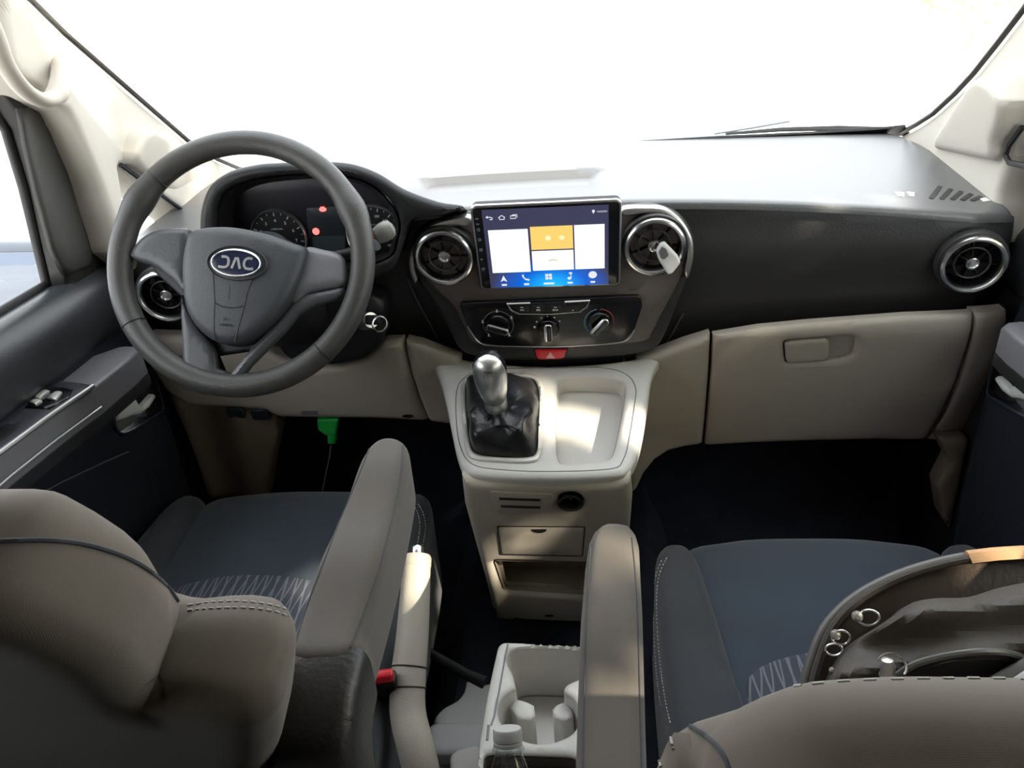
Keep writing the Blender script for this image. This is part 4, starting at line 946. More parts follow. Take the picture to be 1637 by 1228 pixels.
# water bottle leaning in the rear bin
BA = Vector((-.05, .60, .80)).normalized(); BT = CAM + ray(811, 1168) * .775; B0 = BT - BA * .325
pet2 = glass_mat('clear_bottle_plastic', (.93, .95, .96), .5)
wb = thing('water_bottle', 'clear ribbed plastic water bottle with a white screw cap leaning in the console bin', 'bottle', tuple(B0 + BA * .12))
bprof = [(.0005, .12), (.020, .12), (.028, .124), (.0315, .132)]
for k in range(8): bprof.append((.0315 - (.0015 if k % 2 else 0), .14 + k * .011))
bprof += [(.0325, .232), (.0320, .245), (.028, .262), (.0215, .282), (.0155, .298), (.0128, .305), (.0128, .318)]
MB().add(*lathe(bprof, B0, BA, 48, caps=False)).build('body', pet2, wb)
MB().add(*lathe([(.0005, .126), (.027, .128), (.0300, .136), (.0300, .170), (.0005, .1705)], B0, BA, 40)).build('water', pet, wb)
MB().add(*lathe([(.0128, .3045), (.0162, .305), (.0162, .3085), (.0128, .309)], B0, BA, 40, caps=False)).build('neck_ring', pet2, wb)
prof = [(.0138, 0), (.0146, .0005), (.0146, .0035), (.0138, .0042), (.0138, .005), (.0147, .0056), (.0147, .0150), (.0138, .0168), (.0100, .0175), (.0004, .0175)]
V, Fc = lathe(prof, B0 + BA * .3105, BA, 72); MB().add(V, Fc).build('cap', white_m, wb)

# seat belt buckle
bk = thing('seat_belt_buckle', 'black seat belt buckle with a red release button beside the driver armrest', 'seat belt buckle', tuple(at(612, 1200, z=.40)))
BKP = Plane(at(611, 1079, z=.455), (RT * 1.0 + UP * .12), (UP * .7 - FW * .65))
MB().add(*box(Plane(BKP.O, BKP.U, BKP.V), -.0145, -.012, .0135, .004, -.006, .006, .0035)).build('release_button', red_m, bk)
MB().add(*box(Plane(BKP.O, BKP.U, BKP.V), -.0165, -.085, .0155, -.008, -.010, .008, .004)).build('housing', black_m, bk)
MB().add(*tube([BKP.w(0, -.08, 0), BKP.w(0, -.15, -.01), at(606, 1228, z=.30), at(606, 1280, z=.20)], [.011, .010, .010, .010], 12, flat=.5)).build('stem', black_m, bk)

# ================================================================== DOORS
LPL = Plane((-.69, 0, 0), (0, 1, 0), (0, 0, 1))
def make_door(s, nm, label):
    d = thing(nm, label, None, (s * .72, -.5, .6), kind='structure')
    def Fx(x): return Plane((s * x, 0, 0), (0, -s, 0), (0, 0, 1))
    def yz(L): return [(-s * y, z) for y, z in L]
    pk = LPL.px(sm([(184, 632), (200, 612), (222, 594), (238, 590), (248, 606), (256, 635), (260, 655), (243, 668), (205, 692), (188, 690), (181, 665)], 4))
    base = [(.0, .79), (-.045, .70), (-.035, .66), (-.015, .55), (-.02, .34), (-.05, .12), (-.10, .07), (-1.16, .07), (-1.16, .79)]
    MB().add(*relief(Fx(.69), yz(base), [yz(pk)], r=.006, back=.05, step=.022)).build('panel', door_m, d)
    MB().add(*relief(Fx(.69), yz([(-.21, .56), (-.02, .56), (-.02, .67), (-.21, .67)]), r=.001, back=.004, step=.03, h0=-.035)).build('handle_cup', black_m, d)
    pw = yz(pk); MB().add(*loft([[Fx(.69).w(p[0], p[1], -.002) for p in pw + [pw[0]]], [Fx(.69).w(p[0], p[1], -.035) for p in pw + [pw[0]]]])).build('cup_wall', black_m, d)
    MB().add(*tube([Fx(.69).w(p[0], p[1], .001) for p in pw], .0022, 8, True)).build('cup_rim', door_m, d)
    hp = LPL.px([(186, 642), (204, 630), (214, 633), (221, 646), (228, 650), (246, 630), (250, 634), (238, 652), (225, 662), (212, 664), (203, 668), (190, 672), (186, 660)])
    hp2 = LPL.px([(187, 672), (203, 662), (226, 664), (214, 680), (192, 694)])
    hn = MB().add(*relief(Fx(.69), yz(hp), r=.004, back=.012, step=.006, h0=.002)).build('release_handle', white_m, d, label='pale door release handle')
    MB().add(*relief(Fx(.69), yz(hp2), r=.003, back=.012, step=.008, h0=-.004)).build('handle_base', grey_m, d)
    # rolled upper pad
    rows = []
    for y in (.005, -.015, -.06, -.15, -.3, -.5, -.75, -1.16):
        k = 1 if y < -.02 else (.93 if y < 0 else .90)
        sec = [(.752, .800), (.735, .812), (.715, .813), (.70, .806), (.688, .792), (.680, .770), (.678, .745), (.682, .725), (.692, .71), (.70, .70)]
        dy = 0
        rows.append([Vector((s * (x if k == 1 else .70 + (x - .70) * k), y, z - (1 - k) * .3 * (z - .70))) for x, z in sec])
    if s > 0: rows = [r_[::-1] for r_ in rows]
    MB().add(*loft([r_[::-1] for r_ in rows])).build('upper_pad', mat('door_pad_plastic', (.028, .030, .033), .36, grain=.3, gscale=350), d)
    # armrest ledge
    ZP = Plane((0, 0, .705), (1, 0, 0), (0, 1, 0))
    def mx(L): return [(-s * x, y) for x, y in L]
    led = ZP.px([(60, 606), (120, 577), (190, 553), (214, 550), (224, 557), (206, 574), (150, 618), (75, 671), (0, 727)])
    led = led + [(-.652, -.60), (-.652, -1.0), (-.70, -1.0), (-.70, -.40)]
    MB().add(*relief(ZP, mx(led), r=.006, back=.042, step=.012)).build('armrest', grey_m, d)
    MB().add(*relief(Plane((0, 0, .664), (1, 0, 0), (0, 1, 0)), mx([(x + .001, y) for x, y in led]), r=.003, back=.02, step=.03)).build('armrest_underside', black_m, d)
    swp = ZP.px([(86, 610), (150, 617), (75, 670), (0, 722)]) + [(-.654, -.62), (-.69, -.62), (-.695, -.40)]
    MB().add(*relief(ZP, mx(swp), r=.002, back=.01, step=.02, h0=.003)).build('switch_plate', mat('switch_plate_grey', (.08, .08, .095), .22, metal=.3), d)
    def z3(L, h): return [Vector((-s * x * 1.0, y, .705 + h)) for x, y in ZP.px(L)]
    MB().add(*tube([Vector((-s * -.6525, -1.0, .707)), Vector((-s * -.6525, -.6, .707))] + z3([(0, 727), (75, 671), (150, 619)], .002), .0032, 8)).build('silver_strip', satin, d)
    e2 = [Vector((-s * -.654, -1.0, .672)), Vector((-s * -.654, -.6, .672))] + z3([(0, 729), (75, 673), (150, 621)], -.030)
    MB().add(*tube([p + Vector((-s * .0015, 0, 0)) for p in e2], .0016, 8)).build('silver_line', satin, d)
    MB().add(*relief(ZP, mx(ZP.px([(0, 678), (36, 680), (46, 684), (0, 716)]) + [(-.66, -.50), (-.683, -.50)]), r=.004, back=.006, step=.02, h0=.0035)).build('pull_cup', black_m, d)
    b = MB().add(*relief(ZP, mx(ZP.px([(50, 640), (86, 622), (118, 627), (112, 640), (82, 658), (36, 655)])), r=.0015, back=.004, step=.02, h0=.0055)).build('switch_block', gloss_m, d)
    for L_ in ([(55, 642), (72, 631), (82, 632), (66, 645)], [(78, 643), (92, 633), (102, 634), (92, 647)], [(48, 650), (58, 645), (70, 648), (60, 654)]):
        MB().add(*relief(ZP, mx(ZP.px(L_)), r=.0015, back=.005, step=.01, h0=.009)).build('window_switch', silver_p, b)
    MB().add(*tube([Fx(.69).w(*p, .0005) for p in yz(LPL.px([(40, 803), (100, 770), (168, 738), (205, 722)]))], .0012, 6)).build('pocket_seam', grey_m, d)
    lp_ = [(-.80, .10), (-.80, .34), (-.45, .36), (-.16, .33), (-.12, .28), (-.12, .10)]
    MB().add(*relief(Fx(.69), yz(lp_), r=.015, back=.03, step=.03, h0=.028)).build('door_pocket', door_m, d)
    # window frame
    fo_ = [(.021, .80), (.0194, .846), (.0, .92), (-.004, .985), (-.035, 1.06), (-.095, 1.108), (-.22, 1.275), (-1.16, 1.275), (-1.16, .80)]
    fh_ = [(-.126, .812), (-.10, .95), (-.093, 1.03), (-.12, 1.09), (-.235, 1.235), (-1.11, 1.235), (-1.11, .812)]
    MB().add(*relief(Fx(.705), yz(fo_), [yz(fh_)], r=.010, back=.045, step=.022)).build('window_frame', frame_m, d)
    if s < 0: ins = LPL.px([(46, 172), (70, 170), (92, 186), (112, 240), (135, 320), (156, 395), (162, 425), (118, 440), (98, 400), (74, 310), (56, 230)])
    else: ins = [(-.10, .83), (-.02, .84), (-.03, .98), (-.07, 1.05), (-.085, 1.0)]
    MB().add(*relief(Fx(.705), yz(ins), r=.006, back=.01, step=.02, h0=.005)).build('frame_insert', frame2_m, d)
    MB().add(*tube([Fx(.742).w(*p, .0) for p in yz(fh_)], .008, 10, True)).build('window_seal', rubber, d)
    MB().add(*box(XYZ, min(s * .741, s * .745), -1.12, max(s * .741, s * .745), -.08, .79, 1.25, 0)).build('window_glass', glass, d, flat=True)
    return d
make_door(-1, 'door_1', 'driver side door with dark panel, switch armrest and window')
make_door(1, 'door_2', 'passenger side door with dark panel and pale release handle')

gh = thing('grab_handle', 'cream plastic grab handle on the windscreen pillar above the driver door', 'grab handle', tuple(at(60, 160, x=-.63)))
gp = [at(-60, -60, x=-.655), at(-40, -20, x=-.63), at(-8, 55, x=-.612), at(10, 105, x=-.608), at(38, 143, x=-.606), at(68, 160, x=-.608), at(90, 152, x=-.614), at(98, 128, x=-.626), at(99, 96, x=-.655)]
gs = spline(gp, False, 5); MB().add(*tube(gs, [.0115 + .002 * (k > len(gs) - 12) for k in range(len(gs))], 16, flat=.8)).build('grip', mat('handle_plastic', (.46, .42, .36), .5, grain=.2), gh)
MB().add(*relief(PL, rquad(PL.px([(84, 90), (110, 84), (116, 112), (88, 128)]), .005), r=.003, back=.01, step=.01, h0=.004)).build('mount', cream, gh)

mr = thing('side_mirror', 'grey housed door mirror outside the driver window', 'mirror', (-.93, .07, .75))
MRP = Plane((-.92, .04, .755), (1, .12, 0), (0, 0, 1))
MB().add(*relief(MRP, rquad([(-.12, -.085), (.09, -.085), (.10, .07), (-.11, .085)], .035), r=.02, back=.11, step=.018, dome=.05, h0=.012)).build('housing', mat('mirror_grey_paint', (.12, .14, .17), .3, coat=.5), mr)
MB().add(*relief(MRP, rquad([(-.105, -.07), (.075, -.07), (.085, .058), (-.098, .07)], .03), r=.003, back=.006, step=.05, h0=.015)).build('mirror_glass', mat('mirror_tint', (.16, .18, .22), .05, metal=1.), mr)
MB().add(*tube([(-.84, .06, .72), (-.80, .05, .72), (-.755, .03, .72)], .02, 12, flat=.6)).build('arm', black_m, mr)

# ================================================================== SEATS
def stitch_line(F, pts, h, par, m_=stitch, rad=.0007, dash=.0045, gap=.0022, lift=None, nm='stitching'):
    L = resample([tuple(p[:2]) for p in spline([(p[0], p[1], 0) for p in pts], False, 8)], .0015, False)
    b = MB(); acc = 0; cur = []; 
    for i, p in enumerate(L):
        ph = (i * .0015) % (dash + gap)
        if ph < dash: cur.append(F.w(p[0], p[1], (lift(*p) if lift else 0) + h))
        elif len(cur) > 1: b.add(*tube(cur[::2] if len(cur) > 3 else cur, rad, 4)); cur = []
    if len(cur) > 1: b.add(*tube(cur, rad, 4))
    return b.build(nm, m_, par, kind='stuff', flat=True)
def seam(F, pts, h, par, m_=black_m, rad=.0012, lift=None):
    L = resample([tuple(p[:2]) for p in spline([(p[0], p[1], 0) for p in pts], False, 6)], .01, False)
    return MB().add(*tube([F.w(p[0], p[1], (lift(*p) if lift else 0) + h) for p in L], rad, 6)).build('seam', m_, par)

from mathutils.bvhtree import BVHTree
def bvh(*objs):
    V, Fc = [], []
    for o in objs:
        k = len(V); off = Vector(o['_o']); V += [v.co + off for v in o.data.vertices]; Fc += [tuple(i + k for i in p.vertices) for p in o.data.polygons]
    return BVHTree.FromPolygons(V, Fc)
def surf_line(tree_, pts, rad, m_, par, nm, dash=None, gap=0., lift=.0004):
    L = resample(xy(spline([(*p, 0) for p in pts], False, 8)), 1.0, False); P3 = []
    for p in L:
        h, n_, i, d = tree_.ray_cast(CAM, ray(*p).normalized())
        if h is None: continue
        if n_.dot(ray(*p)) > 0: n_ = -n_
        P3.append(h + n_ * lift)
    if len(P3) < 3: return None
    b = MB()
    if not dash: b.add(*tube(P3[::3] + ([P3[-1]] if (len(P3) - 1) % 3 else []), rad, 6)); return b.build(nm, m_, par)
    acc = 0; cur = [P3[0]]
    for a, c in zip(P3[:-1], P3[1:]):
        acc += min((c - a).length, .01)
        if acc % (dash + gap) < dash: cur.append(c)
        else:
            if len(cur) > 1: b.add(*tube([cur[0], cur[len(cur) // 2], cur[-1]] if len(cur) > 2 else cur, rad, 5))
            cur = []
    if len(cur) > 1: b.add(*tube([cur[0], cur[-1]], rad, 5))
    return b.build(nm, m_, par, kind='stuff')
def make_seat(label, cx, hw, fy, inner, back_pts_px, byz, lift0):
    """inner = +1 when the aisle is on the right of the seat"""
    t = thing('van_seat', label, 'seat', (cx, fy - .3, 0))
    x0, x1 = cx - hw, cx + hw
    Z = Plane((0, 0, .40), (1, 0, 0), (0, 1, 0))
    MB().add(*box(XYZ, x0 + .04, fy - .52, x1 - .04, fy - .05, .0, .27, .02)).build('seat_base', black_m, t)
    def ch(u, v):
        e = (v - (fy - .02)); d = min(1, max(0, -e / .10)); return -.018 * (1 - d) ** 2 + .016 * math.cos((u - cx) / hw * 1.5) - .012
    cush = sm([(x0 + .045, fy - .04), (cx - .12, fy - .004), (cx, fy), (cx + .12, fy - .004), (x1 - .045, fy - .04), (x1 - .03, fy - .2), (x1 - .03, fy - .58), (x0 + .03, fy - .58), (x0 + .03, fy - .2)], 4)
    MB().add(*relief(Z, cush, r=.035, back=.13, step=.02, hf=ch)).build('cushion', fab_top, t)
    ins = [(cx - hw * .62, fy - .345), (cx - hw * .55, fy - .290), (cx - hw * .30, fy - .265), (cx, fy - .258), (cx + hw * .30, fy - .265), (cx + hw * .55, fy - .290), (cx + hw * .62, fy - .345), (cx + hw * .60, fy - .57), (cx - hw * .60, fy - .57)]
    MB().add(*relief(Z, sm(ins, 4), r=.006, back=.03, step=.02, hf=lambda u, v: ch(u, v) + .004)).build('cushion_insert', wavy, t)
    for sgn in (-1, 1):
        xo = cx + sgn * hw; xi = cx + sgn * hw * .70
        bl = sm([(xo - sgn * .012, fy - .035), (xo - sgn * .04, fy - .020), (xi + sgn * .008, fy - .04), (xi - sgn * .002, fy - .13), (xi - sgn * .012, fy - .28), (xi - sgn * .022, fy - .45), (xi - sgn * .02, fy - .60), (xo, fy - .60), (xo + sgn * .004, fy - .35), (xo, fy - .12)], 4)
        fy_ = fy - .030
        bl = [(p[0], min(p[1], 1e9) - .030 if p[1] > fy - .3 else p[1]) for p in bl]
        def bh(u, v, xo=xo, sgn=sgn): d = min(1, max(0, (fy - v) / .12)); return .018 - .022 * (1 - d) ** 2
        MB().add(*relief(Z, bl, r=.030, back=.17, step=.014, hf=bh)).build('bolster', fab_side, t)
    # backrest
    a = math.radians(20); BP = Plane((0, byz[0], byz[1]), (1, 0, 0), (0, -math.sin(a), math.cos(a)))
    BPo = Plane(BP.O + BP.N * lift0, BP.U, BP.V); half = BPo.px(back_pts_px)
    if inner > 0: mir = [(max(2 * cx - u, -.675), v) for u, v in half][::-1]
    else: mir = [(min(2 * cx - u, .675), v) for u, v in half][::-1]
    vb = -(byz[1] - .36) / math.cos(a)
    lx, rx = half[-1][0], mir[0][0]
    outl = sm2([half[0]] + half[1:], 3)[:3 * (len(half) - 1)] + [half[-1], (lx, vb), (rx, vb), mir[0]] + sm2(mir, 3)[:3 * (len(mir) - 1)] + [mir[-1]] if 0 else half + [(lx, vb), (rx, vb)] + mir
    MB().add(*relief(BP, outl, r=.027, back=.10, dome=.045, step=.012, h0=.088)).build('backrest', fab_back, t)
    return t, Z, BP, outl

def lifted(P_, h): return Plane(P_.O + P_.N * h, P_.U, P_.V)
drv = [(20, 779), (70, 786), (120, 805), (180, 838), (225, 868), (256, 897), (275, 930), (294, 962), (330, 958), (380, 957), (430, 963), (468, 972), (484, 988), (480, 1040), (470, 1100), (458, 1180)]
ds, Zs, DBP, dout = make_seat('dark fabric driver seat behind the steering wheel, its padded armrest raised', -.44, .238, -.040, 1, drv, (-.765, .85), .008)
psn = [(1500, 1081), (1440, 1082), (1360, 1086), (1280, 1092), (1215, 1107), (1160, 1128), (1125, 1145), (1103, 1158), (1088, 1152), (1062, 1153), (1045, 1163), (1036, 1190), (1030, 1228), (1028, 1290)]
ps, Zp, PBP, pout = make_seat('dark fabric front passenger seat with a bag lying on its cushion', .385, .24, -.172, -1, psn, (-.87, .83), .002)

def kid(t, n): return [c for c in t.children if c.name.split('.')[0] == n]
db, pb = bvh(*kid(ds, 'backrest')), bvh(*kid(ps, 'backrest'))
surf_line(db, [(-5, 866), (60, 864), (110, 867), (160, 877), (210, 896), (245, 918), (268, 940), (284, 962)], .0016, fab_side, ds, 'seam')
surf_line(db, [(300, 968), (340, 963), (390, 962), (435, 968), (466, 977)], .0007, stitch, ds, 'stitching', .004, .002)
surf_line(db, [(300, 976), (340, 973), (390, 972), (435, 977), (462, 986)], .0007, stitch, ds, 'stitching', .004, .002)
surf_line(pb, [(1270, 1098), (1340, 1091), (1400, 1088), (1500, 1086), (1590, 1086), (1637, 1087), (1700, 1089)], .0008, stitch, ps, 'stitching', .006, .006)
surf_line(pb, [(1104, 1162), (1130, 1178), (1152, 1200), (1166, 1228), (1172, 1270)], .0014, fab_side, ps, 'seam')
surf_line(pb, [(1046, 1170), (1048, 1190), (1054, 1215), (1062, 1240)], .0008, stitch, ps, 'stitching', .005, .002)
surf_line(pb, [(1068, 1160), (1072, 1178), (1076, 1198)], .0008, stitch, ps, 'stitching', .005, .002)
dbo, pbo = bvh(*kid(ds, 'bolster')), bvh(*kid(ps, 'bolster'))
surf_line(pbo, [(1066, 892), (1054, 920), (1050, 960), (1052, 1020), (1058, 1080), (1066, 1130), (1072, 1156)], .0007, stitch, ps, 'stitching', .004, .002)
surf_line(pbo, [(1058, 896), (1049, 920), (1045, 960), (1046, 1020), (1050, 1080), (1057, 1130)], .0007, stitch, ps, 'stitching', .004, .002)
surf_line(dbo, [(668, 806), (676, 820), (680, 842), (676, 870), (670, 895)], .0007, stitch, ds, 'stitching', .004, .002)
surf_line(dbo, [(660, 806), (668, 822), (671, 842), (667, 870), (662, 895)], .0007, stitch, ds, 'stitching', .004, .002)
surf_line(dbo, [(642, 930), (632, 960), (620, 1000), (610, 1040)], .0007, stitch, ds, 'stitching', .004, .002)
surf_line(dbo, [(268, 800), (258, 818), (246, 842), (236, 862)], .0007, fab_side, ds, 'seam')

# padded armrests
ZA = Plane((0, 0, .690), (1, 0, 0), (0, 1, 0))
arm = sm([(455, 1048), (476, 975), (520, 862), (560, 768), (582, 714), (600, 695), (624, 690), (645, 697), (653, 718), (650, 748), (628, 845), (602, 938), (582, 1000), (566, 1046)], 3)
MB().add(*relief(ZA, ZA.px(arm), r=.016, back=.085, dome=.02, step=.011, hf=lambda u, v: .003 * math.sin(v * 40))).build('armrest', fab_arm, ds)
def rsec(c, U, V, a, b, n=24):
    return [c + U * (a * math.copysign(abs(math.cos(t)) ** .5, math.cos(t))) + V * (b * math.copysign(abs(math.sin(t)) ** .5, math.sin(t))) for t in [2 * PI * k / n for k in range(n)]]
lth = mat('seat_vinyl', (.035, .033, .032), .38, grain=.6, gscale=200)
c1 = ZA.w(*ZA.uv(511, 1044), -.042); X_ = Vector((1, 0, 0))
secs = []
for dy, dz, ang, b_ in ((.012, 0, 0, .040), (-.012, -.004, 20, .041), (-.034, -.020, 45, .042), (-.048, -.048, 70, .042), (-.058, -.10, 80, .042), (-.064, -.20, 85, .042), (-.068, -.32, 88, .042)):
    t_ = math.radians(ang); secs.append(rsec(c1 + Vector((-.0 , dy, dz)), X_, Vector((0, -math.sin(t_), math.cos(t_))), .0375, b_))
MB().add(*loft(secs, True)).build('armrest_hinge_cover', lth, ds)
ZQ = Plane((0, 0, .650), (1, 0, 0), (0, 1, 0))
arm2 = [(919, 1300), (919, 1235), (923, 1100), (928, 980), (935, 890), (941, 856), (952, 836), (970, 830), (1000, 830), (1015, 838), (1022, 860), (1027, 960), (1031, 1100), (1035, 1235), (1037, 1300)]
MB().add(*relief(ZQ, ZQ.px(arm2), r=.016, back=.085, dome=.02, step=.011, hf=lambda u, v: .0025 * math.sin(v * 37))).build('armrest', fab_arm, ps)

da, pa = bvh(*kid(ds, 'armrest')), bvh(*kid(ps, 'armrest'))
surf_line(da, [(472, 1030), (492, 968), (532, 862), (570, 770), (592, 714)], .0008, fab_side, ds, 'seam')
surf_line(da, [(560, 1036), (596, 940), (622, 848), (640, 760), (644, 712)], .0008, fab_side, ds, 'seam')
surf_line(pa, [(932, 1240), (935, 1100), (938, 980), (945, 875)], .0008, fab_side, ps, 'seam')
surf_line(pa, [(1026, 1240), (1022, 1100), (1018, 960), (1010, 860)], .0008, fab_side, ps, 'seam')

# ================================================================== BAG ON THE PASSENGER SEAT
leath = mat('bag_nylon', (.046, .037, .030), .55, grain=.5, gscale=350, sheen=.2)
edge_m = mat('bag_edge_leather', (.055, .038, .028), .35, grain=.4, gscale=200)
tan_m = mat('tan_leather', (.52, .30, .15), .5, grain=.3)
BC = at(1450, 1030, z=.58)
bn = Vector((-.10, -.62, .78)).normalized(); bu = (Vector((1, 0, 0)) - bn * bn.x).normalized(); bv = bn.cross(bu)
BG = Plane(BC, bu, bv)
bag = thing('backpack', 'dark grey nylon bag with zips and tan trim slumped on the passenger seat', 'bag', (BC.x + .05, BC.y, .41))
rimp = [(1284, 1130), (1290, 1092), (1302, 1050), (1318, 1010), (1345, 975), (1385, 944), (1440, 917), (1500, 898), (1560, 886), (1640, 879), (1720, 884), (1790, 905), (1830, 960), (1845, 1040), (1840, 1120), (1800, 1190), (1600, 1215), (1400, 1200), (1300, 1170)]
rim_ = BG.px(sm(rimp, 4))
cxb = sum(p[0] for p in rim_) / len(rim_); cyb = sum(p[1] for p in rim_) / len(rim_)
MB().add(*relief(BG, rim_, r=.004, back=.10, dome=.07, step=.014, h0=-.014)).build('lid_shell', edge_m, bag)
MB().add(*tube([BG.w(p[0], p[1], -.012) for p in rim_], .0055, 10, True)).build('edge_piping', mat('piping_grey', (.14, .135, .13), .4), bag)
inn = [(cxb + (p[0] - cxb) * .955, cyb + (p[1] - cyb) * .955) for p in rim_]
MB().add(*tube([BG.w(p[0], p[1], -.002) for p in inn], .0040, 8, True)).build('inner_piping', leath, bag)
i0 = [k for k, p in enumerate(rim_)]
tb = BG.px([(1548, 889), (1590, 884), (1637, 881), (1690, 883)])
MB().add(*loft([[BG.w(p[0], p[1] + .004, -.006) for p in tb], [BG.w(p[0], p[1] + .001, .002) for p in tb], [BG.w(p[0] + .001, p[1] - .008, .004) for p in tb]][::-1])).add(*tube([BG.w(p[0], p[1], -.004) for p in tb], .0062, 10)).build('tan_trim', tan_m, bag, kind='stuff')
body = sm([(1322, 1100), (1335, 1062), (1360, 1030), (1400, 1004), (1428, 985), (1450, 968), (1490, 960), (1540, 958), (1600, 940), (1690, 930), (1780, 960), (1800, 1060), (1780, 1170), (1500, 1190), (1340, 1160)], 4)
def folds(u, v):
    a = .038 * math.exp(-((v - .022 - .10 * u) / .020) ** 2) + .036 * math.exp(-((v + .018 - .16 * u) / .017) ** 2) + .022 * math.exp(-((v + .060 - .05 * u) / .022) ** 2)
    return a + .004 * math.sin(u * 50 + v * 30)
MB().add(*relief(BG, BG.px(body), r=.010, back=.03, step=.0055, hf=folds, h0=.004)).build('nylon_body', leath, bag)
zp = BG.px([(1412, 1088), (1440, 1068), (1480, 1056), (1530, 1049), (1575, 1049), (1612, 1055)])
zs = [p[:2] for p in spline([(*p, 0) for p in zp], False, 6)]
MB().add(*tube([BG.w(p[0], p[1], folds(*p[:2]) + .009) for p in zs], .0032, 8)).build('zip', mat('zip_grey', (.16, .16, .16), .35, metal=.5), bag)
po_ = BG.px([(1425, 1090), (1450, 1072), (1500, 1060), (1560, 1056), (1610, 1060), (1590, 1080), (1540, 1096), (1440, 1100)])
MB().add(*relief(BG, po_, r=.004, back=.01, step=.01, hf=lambda u, v: folds(u, v) + .004, h0=.003)).build('pocket', black_m, bag)
fl_ = BG.px([(1640, 1035), (1600, 1062), (1560, 1085), (1540, 1110), (1700, 1120), (1720, 1020)])
MB().add(*relief(BG, fl_, r=.004, back=.01, step=.012, h0=.045)).build('side_strap', mat('strap_grey', (.11, .11, .105), .7, weave=True), bag)
fw_ = BG.px([(1640, 1058), (1612, 1072), (1585, 1090), (1600, 1110), (1700, 1110), (1700, 1050)])
MB().add(*relief(BG, fw_, r=.003, back=.006, step=.02, h0=.052)).build('pale_lining', mat('pale_cloth', (.5, .5, .5), .8), bag)
def ring(c, rad, tw, nm, h=.012, tilt=(0, 0)):
    u, v = BG.uv(*c); pts = [BG.w(u + rad * math.cos(a), v + rad * .75 * math.sin(a), h + tilt[0] * rad * math.cos(a) + tilt[1] * rad * math.sin(a)) for a in [2 * PI * k / 24 for k in range(24)]]
    MB().add(*tube(pts, tw, 8, True)).build(nm, chrome, bag)
ring((1384, 990), .009, .0013, 'metal_ring', .012, (.5, .3)); ring((1340, 1022), .008, .0013, 'metal_ring', .014, (.2, .6)); ring((1330, 1040), .007, .0012, 'metal_ring', .010, (.6, .1))
for c, r_ in (((1366, 988), .0055), ((1332, 1017), .005), ((1326, 1073), .003)):
    u, v = BG.uv(*c); MB().add(*lathe([(.0004, .014 + r_), (r_ * .7, .014 + r_ * .7), (r_, .014), (r_ * .7, .014 - r_ * .7), (.0004, .014 - r_)], BG.w(u, v, 0), BG.N, 16)).build('stud', satin, bag)
u, v = BG.uv(1399, 1070); q = BG.w(u, v, folds(u, v) + .014)
MB().add(*lathe([(.0004, .008), (.005, .0065), (.0068, 0), (.006, -.006), (.0075, -.009), (.0004, -.010)], q, bv * .8 + bn * .6, 20)).build('zip_bell', satin, bag)
MB().add(*tube([q + bu * .012 * math.cos(a) + bu * .004 + bv * .011 * math.sin(a) for a in [math.radians(-40 + 200 * k / 12) for k in range(13)]], .0011, 6)).build('zip_pull_loop', chrome, bag)

# green diagnostic plug under the dash
gd = thing('diagnostic_plug', 'green plug with a thin cable dangling under the driver dash', 'plug', tuple(at(522, 680, y=.03)))
GD = Plane(at(522, 680, y=.02), (1, 0, 0), (0, -.2, .98))
MB().add(*relief(GD, rquad(GD.px([(506, 672), (541, 671), (538, 692), (533, 697), (520, 697), (508, 688)]), .003), r=.003, back=.02, step=.006)).build('plug_body', green_m, gd)
MB().add(*relief(GD, rquad(GD.px([(522, 690), (536, 690), (536, 712), (523, 712)]), .003), r=.003, back=.014, step=.006, h0=-.002)).build('plug_neck', green_m, gd)
MB().add(*tube([at(529, 712, y=.03), at(527, 730, y=.032), at(521, 758, y=.034), at(516, 782, y=.036), at(510, 830, y=.03), at(490, 900, y=.02)], .0014, 6)).build('cable', grey_m, gd)
# seat belt strap on the tunnel beside the seat
sb = thing('belt_strap', 'black webbing strap running across the dark floor beside the handbrake', 'strap', (-.12, -.38, .2))
MB().add(*tube([at(682, 1040, z=.24), at(710, 1058, z=.235), at(745, 1078, z=.23), at(775, 1092, z=.23)], [.006, .008, .008, .010], 8, flat=.4)).build('webbing', black_m, sb)

# ================================================================== OUTSIDE
bn_ = MB(); rows = []
for t_ in range(9):
    y = .46 + t_ * .09; z = .862 - .010 * t_ - .006 * t_ * t_
    rows.append([Vector((x, y - .06 * (x / .8) ** 2, z - .05 * (x / .8) ** 2 - .12 * max(0, abs(x) - .75))) for x in [-.86 + 1.72 * k / 20 for k in range(21)]])
bonnet = bn_.add(*loft(rows)).build('bonnet', paint); bonnet['label'] = 'white painted bonnet beyond the windscreen'; bonnet['category'] = 'car bonnet'
wp = thing('windscreen_wiper', 'black wiper blade parked at the foot of the windscreen on the passenger side', 'wiper', (.4, .45, .87))
MB().add(*tube([at(1160, 214, y=.43), at(1250, 207, y=.44), at(1340, 205, y=.44), at(1438, 207, y=.43)], [.003, .005, .006, .005], 8, flat=.6)).build('blade', rubber, wp)
MB().add(*tube([at(1142, 214, y=.46), at(1200, 205, y=.46), at(1262, 194, y=.46)], .0022, 6)).build('arm', mat('wiper_grey', (.25, .27, .3), .4), wp)

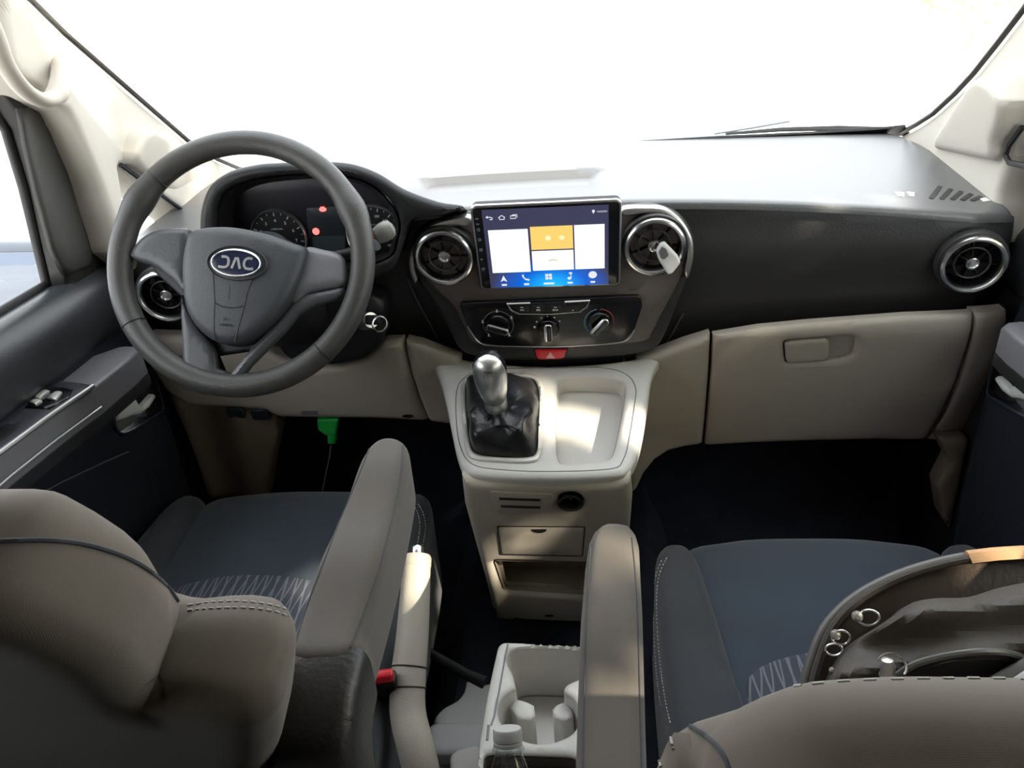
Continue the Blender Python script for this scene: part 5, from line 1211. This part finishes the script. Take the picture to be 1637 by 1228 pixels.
leaf_m = mat('leaf_yellow_green', (.52, .54, .24), .7, var=.3, vscale=3)
bark_m = mat('bark', (.50, .42, .33), .9, var=.3, vscale=5)
def tree(label, base, height, crown_c, crown_r, nleaf, size, group, gaps=(), seed=1, squash=(1, 1, 1)):
    rnd = random.Random(seed); t = thing('tree', label, 'tree', base, group)
    B = Vector(base); Cc = Vector(crown_c)
    pts = [B, B.lerp(Cc, .35) + Vector((rnd.uniform(-.1, .1), rnd.uniform(-.1, .1), 0)), B.lerp(Cc, .7), Cc]
    MB().add(*tube(spline(pts, False, 4), [height * .035 * (1 - .05 * k) for k in range(13)], 12)).build('trunk', bark_m, t)
    for k in range(7):
        a = rnd.uniform(0, 2 * PI); e = Cc + Vector((math.cos(a) * crown_r * squash[0] * .8, math.sin(a) * crown_r * squash[1] * .8, rnd.uniform(-.3, .6) * crown_r * squash[2]))
        s0 = B.lerp(Cc, rnd.uniform(.55, .95)); MB().add(*tube([s0, s0.lerp(e, .5) + Vector((0, 0, .1 * crown_r)), e], [height * .015, height * .010, height * .004], 7)).build('branch', bark_m, t)
    b = MB(); n = 0
    while n < nleaf:
        d = Vector((rnd.gauss(0, 1), rnd.gauss(0, 1), rnd.gauss(0, 1))).normalized() * rnd.random() ** .45
        p = Cc + Vector((d.x * squash[0], d.y * squash[1], d.z * squash[2])) * crown_r
        ok = True
        for T, rg in gaps:
            T = Vector(T); q = p - T; k = q.dot(SUN_TO)
            if (q - SUN_TO * k).length < rg: ok = False; break
        n += 1
        if not ok: continue
        U = Vector((rnd.gauss(0, 1), rnd.gauss(0, 1), rnd.gauss(0, .5))).normalized(); V_ = U.cross(Vector((rnd.gauss(0, 1), rnd.gauss(0, 1), rnd.gauss(0, 1)))).normalized(); s_ = size * rnd.uniform(.7, 1.3)
        b.add([p - U * s_, p - V_ * s_ * .45, p + U * s_, p + V_ * s_ * .45], [(0, 1, 2, 3)])
    b.build('foliage', leaf_m, t, kind='stuff', flat=True)
tree('tall pale tree in sunlight far ahead beyond the right of the windscreen', tuple(at(1553, 78, z=-.45)), 3.2, tuple(at(1553, 78, z=-.45) + Vector((0, 0, 1.9))), 1.35, 1100, .10, 'trees around the van', seed=4, squash=(1.1, 1.1, 1.2))
GAPS = [((.0, .16, .87), .17), ((.2, .24, .87), .12), ((-.2, .25, .87), .12), ((.03, -.17, .55), .075), ((-.01, -.12, .60), .055), ((.135, -.16, .52), .055), ((.12, -.25, .46), .07), ((.07, -.26, .43), .085), ((.04, -.25, .36), .055), ((-.02, -.23, .27), .045), ((-.17, -.39, .49), .06), ((.075, -.72, .65), .05), ((.30, -.50, .42), .05), ((.13, -.30, .40), .010), ((.02, -.19, .24), .008)]  # leaves left out along these sun rays to place the light patches
tree('unseen leafy tree added beside the passenger side of the van to cast dappled shade', (3.4, -2.3, -.45), 3, (2.55, -1.6, 2.40), 1.1, 6200, .055, 'trees around the van', gaps=GAPS, seed=9, squash=(.7, 1.5, 1.1))  # tree added out of view as a leaf screen that breaks up the sun

# ------------------------------------------------------------------ tidy
for o in bpy.data.objects:
    for k in ('_o', '_local'):
        if k in o: del o[k]
